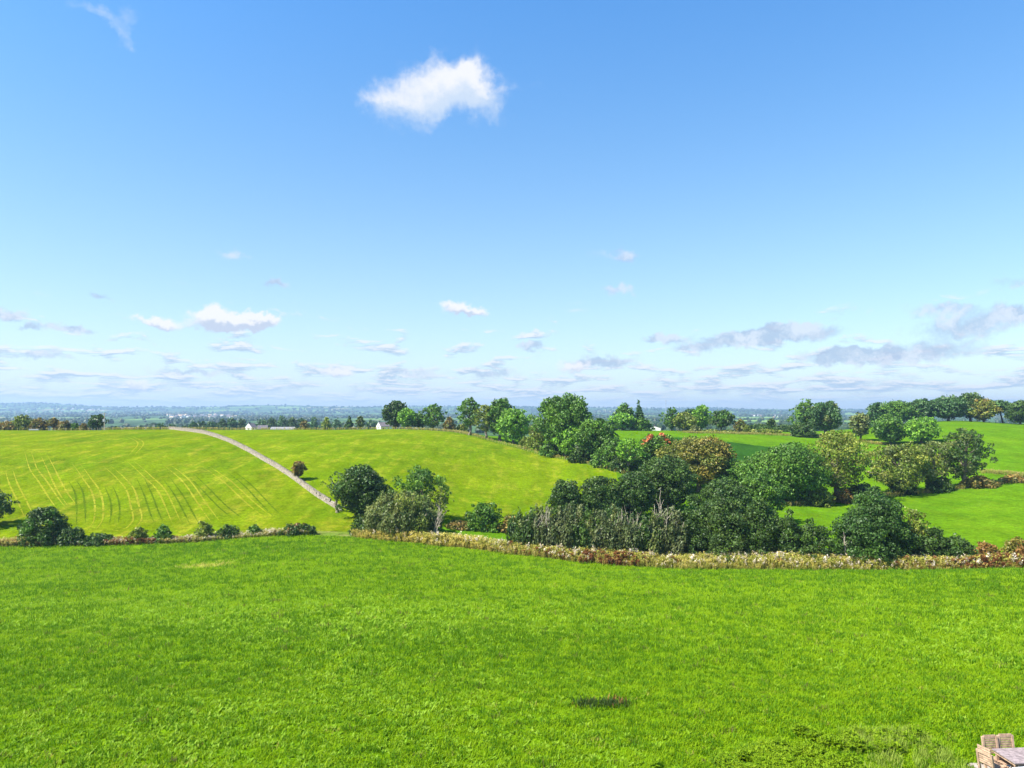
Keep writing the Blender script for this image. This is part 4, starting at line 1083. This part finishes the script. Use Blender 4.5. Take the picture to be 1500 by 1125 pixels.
# ------------------------------------------------------------------ buildings beyond the crest
def gable_house(name, label, px, d, ridge_py, wpx, depth, rz, wallm, roofm, cat, eave_frac=.62, windows=2, chimneys=1, group=None):
    x, y = (px - CX) / F * d, d; z = z1(x, y)
    L = wpx * d / F; H = CAMH - (ridge_py - HZ) * d / F - z; eh = H * eave_frac
    root = empty(name, (x, y, z - .2), rz); tag(root, label, cat, group)
    h = L / 2; w = depth / 2
    MB().poly([(-h,-w,0),(h,-w,0),(h,w,0),(-h,w,0),(-h,-w,eh),(h,-w,eh),(h,w,eh),(-h,w,eh),(-h,0,H-.12),(h,0,H-.12)],
              [(0,1,5,4),(2,3,7,6),(0,4,8,7,3),(1,2,6,9,5)]).build('wall', wallm, root)
    ov = .3; t = .14
    rf = MB()
    for s in (-1, 1):
        e = eh - ov * (H - eh) / w
        pts = [(-h-.05, s*(w+ov), e), (h+.05, s*(w+ov), e), (h+.05, 0, H), (-h-.05, 0, H)]
        pts += [(p[0], p[1], p[2]-t) for p in pts]
        rf.poly(pts, [(0,1,2,3),(4,7,6,5),(0,4,5,1),(1,5,6,2),(3,2,6,7),(0,3,7,4)])
    roof = rf.build('roof', roofm, root)
    for c in range(chimneys):
        cx = (-h + .6) if c == 0 else (h - .6)
        MB().box((cx, 0, H + .2), (.6, .5, .9)).box((cx, 0, H + .68), (.72, .62, .1)).build('chimney', roofm, roof)
    for i in range(windows):
        wx = -h + L * (i + .5) / windows
        for zz in ([eh*.32, eh*.78] if eh > 4 else [eh*.5]):
            f = MB().box((wx, -w - .02, zz), (1.1, .1, 1.2)).build('window', M['white'], root)
            MB().box((wx, -w - .075, zz), (.9, .04, 1.0)).build('pane', M['glass'], f)
    for zz in (eh*.75,):
        f = MB().box((-h - .02, 0, zz), (.1, 1.0, 1.2)).build('window', M['white'], root)
        MB().box((-h - .075, 0, zz), (.04, .8, 1.0)).build('pane', M['glass'], f)
    return root

def buildings():
    gable_house('cottage', 'white gabled cottage with dark roof half hidden behind the crest', 566, 372, 617.5, 24, 7.0, R(28), M['white'], M['slate'], 'house', .55, 3, 2)
    gable_house('farmhouse', 'white farmhouse beyond the crest beside dark trees', 368, 560, 619.5, 10, 7.5, R(60), M['white'], M['slate'], 'house', .62, 2, 1)
    gable_house('barn', 'buff stone barn beside the white farmhouse', 385, 555, 622.5, 14, 8, R(15), M['brick'], M['slate'], 'barn', .6, 2, 0)
    gable_house('barn', 'long low pale-roofed barn beyond the crest', 415, 545, 625.0, 34, 9, R(4), M['brick'], M['sheet'], 'barn', .7, 4, 0)
    gable_house('cottage', 'small white cottage half hidden among trees past the green field', 959, 362, 623.5, 9, 6, R(75), M['white'], M['slate'], 'house', .62, 1, 1)
    # villages on the far side of the valley
    rs = np.random.RandomState(77)
    def house_mesh(w, wm, rm):
        mb = MB(); h, dp, e, H = w/2, 4.0, 5.5, 8.5
        mb.poly([(-h,-dp,-3),(h,-dp,-3),(h,dp,-3),(-h,dp,-3),(-h,-dp,e),(h,-dp,e),(h,dp,e),(-h,dp,e),(-h,0,H),(h,0,H)], [(0,1,5,4),(2,3,7,6),(0,4,8,7,3),(1,2,6,9,5)], 0)
        mb.poly([(-h-.3,-dp-.4,e-.2),(h+.3,-dp-.4,e-.2),(h+.3,0,H+.1),(-h-.3,0,H+.1),(h+.3,dp+.4,e-.2),(-h-.3,dp+.4,e-.2)], [(0,1,2,3),(3,2,4,5)], 1)
        for k in (-.5, .5):
            for zz in (1.2, 4.0):
                mb.box((h*k, -dp - .05, zz), (1.3, .2, 1.3), None, 2)
        return mb.mesh('village_house', [wm, rm, M['glass']])
    ms = [house_mesh(10, M['white'], M['slate']), house_mesh(14, M['white'], M['brick']), house_mesh(9, M['brick'], M['slate']), house_mesh(16, M['white'], M['slate'])]
    spec = [(62, 242, 345, 608.0, 613.5, 'white house in the far village beyond the left hill', 'houses of the far village'),
            (26, 34, 160, 599, 606, 'tiny house on the far hillside village at the left horizon', 'houses on the far left hillside'),
            (16, 1080, 1170, 607, 613, 'tiny pale house in the far valley under the right-hand hills', 'houses in the far right valley')]
    for (n, a, b, y0, y1, lab, grp) in spec:
        for i in range(n):
            px = rs.uniform(a, b); py = rs.uniform(y0, y1)
            x, y, z = hit(px, py, 2300, 8000)
            o = link('village_house', ms[rs.randint(0, 4)], None, (x, y, z)); o.rotation_euler = (0, 0, rs.uniform(-.7, .7))
            o.scale = (1.25, 1.25, 1.15)
            tag(o, lab, 'house', grp)
buildings()

# ------------------------------------------------------------------ far woods and hedgerow trees
def far_woods():
    rs = np.random.RandomState(91)
    # lumpy low crowns, four shapes
    phi = (1 + 5 ** .5) / 2
    iv = np.array([(-1,phi,0),(1,phi,0),(-1,-phi,0),(1,-phi,0),(0,-1,phi),(0,1,phi),(0,-1,-phi),(0,1,-phi),(phi,0,-1),(phi,0,1),(-phi,0,-1),(-phi,0,1)], float)
    iv /= np.linalg.norm(iv[0])
    ifc = [(0,11,5),(0,5,1),(0,1,7),(0,7,10),(0,10,11),(1,5,9),(5,11,4),(11,10,2),(10,7,6),(7,1,8),(3,9,4),(3,4,2),(3,2,6),(3,6,8),(3,8,9),(4,9,5),(2,4,11),(6,2,10),(8,6,7),(9,8,1)]
    def sub(v, f):
        v = [tuple(p) for p in v]; cache = {}; nf = []
        def mid(a, b):
            k = (min(a, b), max(a, b))
            if k not in cache:
                p = np.array(v[a]) + np.array(v[b]); p /= np.linalg.norm(p); v.append(tuple(p)); cache[k] = len(v) - 1
            return cache[k]
        for a, b, c in f:
            x, y, z = mid(a, b), mid(b, c), mid(c, a); nf += [(a, x, z), (b, y, x), (c, z, y), (x, y, z)]
        return np.array(v), nf
    shapes = [sub(iv, ifc), (iv, ifc)]
    P = []
    n = 90000
    d = np.exp(rs.uniform(math.log(780), math.log(8850), n)); px = rs.uniform(-150, 1650, n)
    x = (px - CX) / F * d; y = d
    wood = hnoise(x / 300, y / 520, 61) + .45 * hnoise(x / 90, y / 150, 62)
    lat = np.abs(((x * .9 + y * .3) / 240) % 1 - .5) < .045
    lat |= np.abs(((y * .9 - x * .35) / 330) % 1 - .5) < .035
    p = np.where(wood > .12, .75, np.where(lat, .5, .015)) 
    # keep the pale open pastures seen between the woods
    for (a, b, y0, y1) in ((150, 246, 1250, 2700), (468, 690, 1500, 3000), (1060, 1140, 2500, 3600), (-10, 40, 2700, 3900)):
        p = np.where((px > a) & (px < b) & (d > y0) & (d < y1), np.where(lat, .08, .004), p)
    k = rs.rand(n) < p
    x, y = x[k], y[k]
    n = min(len(x), 15000); x, y = x[:n], y[:n]; z = Z(x, y)
    r = rs.uniform(4.0, 8.5, n) * np.clip(y / 3500, .75, 1.7); hgt = rs.uniform(.75, 1.15, n) * np.minimum(r, 9.5)
    rot = rs.uniform(0, 6.28, n)
    tn = np.array([(.030, .062, .016), (.038, .075, .018), (.026, .052, .016), (.055, .075, .022)])[rs.randint(0, 4, n)] * rs.uniform(.8, 1.25, (n, 1))
    Vs, Fs, Ts, off = [], [], [], 0
    for (sv, sf), sel in zip(shapes, (y < 2200, y >= 2200)):
        sv = np.array(sv); sf = np.array(sf); m = int(sel.sum()); c, q = np.cos(rot[sel])[:, None], np.sin(rot[sel])[:, None]
        lump = 1 + .24 * rs.uniform(-1, 1, (m, len(sv))); vx, vy, vz = sv[:, 0], sv[:, 1], sv[:, 2]; rr = r[sel][:, None]
        X = (c*vx - q*vy) * rr * lump + x[sel][:, None]; Yv = (q*vx + c*vy) * rr * lump + y[sel][:, None]
        Zv = (vz * lump + .55) * hgt[sel][:, None] + z[sel][:, None]
        Vs.append(np.stack([X, Yv, Zv], -1).reshape(-1, 3))
        Fs.append((sf[None] + (np.arange(m) * len(sv))[:, None, None]).reshape(-1, 3) + off); off += m * len(sv)
        Ts.append(np.repeat(tn[sel], len(sf), 0) * rs.uniform(.85, 1.15, (m * len(sf), 1)))
    T = np.concatenate(Ts)
    me = quads('distant_woodland', np.concatenate(Vs), np.concatenate(Fs), [M['leaf']])
    at = me.attributes.new('tint', 'FLOAT_COLOR', 'FACE'); at.data.foreach_set('color', np.concatenate([T, np.ones((len(T), 1))], 1).astype(np.float32).ravel())
    tag(link('distant_woodland', me), 'woods and hedgerow trees spread over the far valley and hills', 'woodland', kind='stuff')
far_woods()

# ------------------------------------------------------------------ pole, mast, trough, posts on the crest
def crest_things():
    x, y = (153 - CX) / F * 303, 303.0; z = z1(x, y)
    root = empty('utility_pole', (x, y, z)); tag(root, 'pale utility pole with crossarm and transformer on the hill crest', 'utility pole')
    H = CAMH - (604.5 - HZ) * 303 / F - z
    MB().tube([(0, 0, -.2), (0, 0, H)], [.2, .14], 8).build('pole', M['bark_pale'], root)
    arm = MB().box((0, -.18, H - .5), (1.9, .12, .14)).build('crossarm', M['bark_pale'], root)
    for k in (-.85, 0, .85):
        MB().tube([(k, -.18, H - .42), (k, -.18, H - .12)], [.07, .05], 6).build('insulator', M['steel'], arm)
    MB().box((0, -.42, H * .56), (.8, .5, 1.1)).tube([(0, -.42, H*.56 + .5), (0, -.42, H*.56 + .75)], [.08, .05], 6).build('transformer', M['steel'], root)
    # far mast
    d = 2600; x = (975.5 - CX) / F * d; z = z1(x, d); H = CAMH - (585.5 - HZ) * d / F - z
    root = empty('radio_mast', (x, d, z)); tag(root, 'slim radio mast rising above the trees against the sky', 'mast')
    MB().tube([(0, 0, 0), (0, 0, H)], [1.1, .5], 6).build('mast_tube', M['steel'], root)
    MB().box((0, 0, H * .93), (2.2, 2.2, 3)).box((0, 0, H*.8), (2.0, 2.0, 2)).build('antenna', M['steel'], root)
    # trough
    x, y = (50 - CX) / F * 299, 299.0; z = z1(x, y)
    root = empty('water_trough', (x, y, z)); tag(root, 'long grey metal water trough on the crest below the hawthorns', 'trough')
    mb = MB(); L = 4.0
    mb.box((0, -.3, .4), (L, .06, .5)).box((0, .3, .4), (L, .06, .5)).box((-L/2, 0, .4), (.06, .54, .5)).box((L/2, 0, .4), (.06, .54, .5)).box((0, 0, .18), (L - .1, .54, .06)).build('basin', M['steel'], root)
    for k in (-1.7, 1.7): MB().box((k, 0, .06), (.14, .5, .2)).build('foot', M['steel'], root)
    # fence posts along the crest
    pm = MB().tube([(0, 0, -.1), (0, 0, 1.15)], [.07, .06], 6).poly([(-.06, 0, 1.15), (.06, 0, 1.15), (0, 0, 1.22)], [(0, 1, 2)]).mesh('fence_post', [M['bark_pale']])
    for i, px in enumerate(list(range(70, 240, 12)) + list(range(470, 690, 9))):
        y = 301.0 if px < 300 else 312.0
        x = (px + random.Random(i).uniform(-2, 2) - CX) / F * y
        tag(link('fence_post', pm, None, (x, y, z1(x, y))), 'weathered wooden post of the fence along the crest beside the utility pole' if px < 300 else 'weathered wooden post of the fence along the hill field crest', 'fence post', 'fence posts left crest' if px < 300 else 'fence posts hill field crest')
crest_things()

# ------------------------------------------------------------------ garden table and chairs
def garden_set():
    def chair(label, loc, rz, w=.52, hb=1.08, arms=True):
        root = empty('garden_chair', loc, rz); tag(root, label, 'chair', 'wooden garden chairs')
        h = w/2; sh = .43; dp = .5      # faces -Y, back at +Y
        tilt = .16
        for s in (-1, 1):
            fl = .66 if arms else .42
            MB().box((s*(h - .03), -dp/2, fl/2), (.055, .055, fl)).build('leg', M['wood'], root)
            MB().poly([(s*(h-.03)-.03, dp/2-.03, 0), (s*(h-.03)+.03, dp/2-.03, 0), (s*(h-.03)+.03, dp/2+.035, 0), (s*(h-.03)-.03, dp/2+.035, 0),
                       (s*(h-.03)-.03, dp/2+tilt-.03, hb), (s*(h-.03)+.03, dp/2+tilt-.03, hb), (s*(h-.03)+.03, dp/2+tilt+.03, hb), (s*(h-.03)-.03, dp/2+tilt+.03, hb)],
                      [(0,3,2,1),(4,5,6,7),(0,1,5,4),(1,2,6,5),(2,3,7,6),(3,0,4,7)]).build('leg', M['wood'], root)
            if arms: MB().box((s*(h - .03), .02, .68), (.075, dp + .12, .035)).build('armrest', M['wood'], root)
            MB().box((s*(h - .03), 0, .40), (.03, dp - .06, .06)).build('seat_rail', M['wood'], root)
        for i in range(6):
            MB().box((0, -dp/2 + .04 + i*.085, sh), (w - .07, .07, .022)).build('seat_slat', M['wood'], root)
        for i in range(8):
            zz = .52 + i * .068; yy = dp/2 + tilt * zz / hb
            MB().box((0, yy, zz), (w - .10, .02, .05)).build('back_slat', M['wood'], root)
        MB().box((0, dp/2 + tilt - .002, hb - .03), (w - .112, .035, .085)).build('top_rail', M['wood'], root)
    # terrace slabs
    slab = MB().box((0, 0, -.03), (.88, .88, .12), None, 0, .985).mesh('paving_slab', [M['paving']])
    ter = link('terrace', MB().box((17.0, 20.2, -.02), (5.7, 4.6, .08)).mesh('terrace', [M['paving']])); tag(ter, kind='structure')
    for i in range(6):
        for j in range(5):
            o = link('paving_slab', slab, ter, (14.62 + i*.94, 18.4 + j*.9, .06))
    # table
    rz = R(4.5)
    tx, ty = 14.53, 20.89      # front left corner of the top
    root = empty('garden_table', (tx, ty, .09), rz); tag(root, 'weathered grey wooden plank table on the terrace corner', 'table')
    L, Wd, Ht = 2.0, .92, .72
    for i in range(7):
        MB().box((L/2, .066 + i*.1315, Ht), (L, .125, .03)).build('plank', M['wood_grey'], root)
    MB().box((.06, Wd/2, Ht - .055), (.05, Wd - .1, .075)).box((L - .06, Wd/2, Ht - .055), (.05, Wd - .1, .075)).box((L/2, .06, Ht - .055), (L - .2, .04, .075)).box((L/2, Wd - .06, Ht - .055), (L - .2, .04, .075)).build('apron', M['wood'], root)
    for a in (.1, L - .1):
        for b in (.1, Wd - .1):
            MB().box((a, b, .34), (.07, .07, .675)).build('leg', M['wood'], root)
    chair('slatted wooden chair behind the table, next to the end chair', (14.60, 21.68, .09), R(5), .5, .98, False)
    chair('slatted wooden chair behind the table, farther from the end chair', (15.12, 21.76, .09), R(3), .5, .98, False)
    chair('slatted wooden chair at the end of the table, its back to the grass', (14.30, 21.46, .09), R(110), .5, .86, False)
    # low white wall in front of the table
    root = empty('garden_wall', (15.75, 20.62, 0), R(7)); tag(root, 'low white rendered garden wall in front of the wooden table', 'wall')
    MB().box((0, 0, .39), (2.9, .26, .78)).build('wall_body', M['white'], root)
    MB().box((0, 0, .812), (3.0, .36, .06)).build('coping', M['white'], root)
garden_set()

# ------------------------------------------------------------------ air
def haze():
    m = bpy.data.materials.new('haze'); m.use_nodes = True
    t = NT(m.node_tree); t.n.clear()
    out = t.node('ShaderNodeOutputMaterial'); v = t.node('ShaderNodeVolumePrincipled')
    v.inputs['Color'].default_value = (.45, .66, .92, 1); v.inputs['Density'].default_value = HAZE_D; v.inputs['Anisotropy'].default_value = .2
    t.l.new(v.outputs[0], out.inputs['Volume'])
    o = MB().box((0, 4500, 36), (22000, 9240, 180)).build('haze', m)
    tag(o, 'thin pale blue air over the whole valley', 'haze', kind='stuff')
HAZE_D = 1.25e-4
haze()
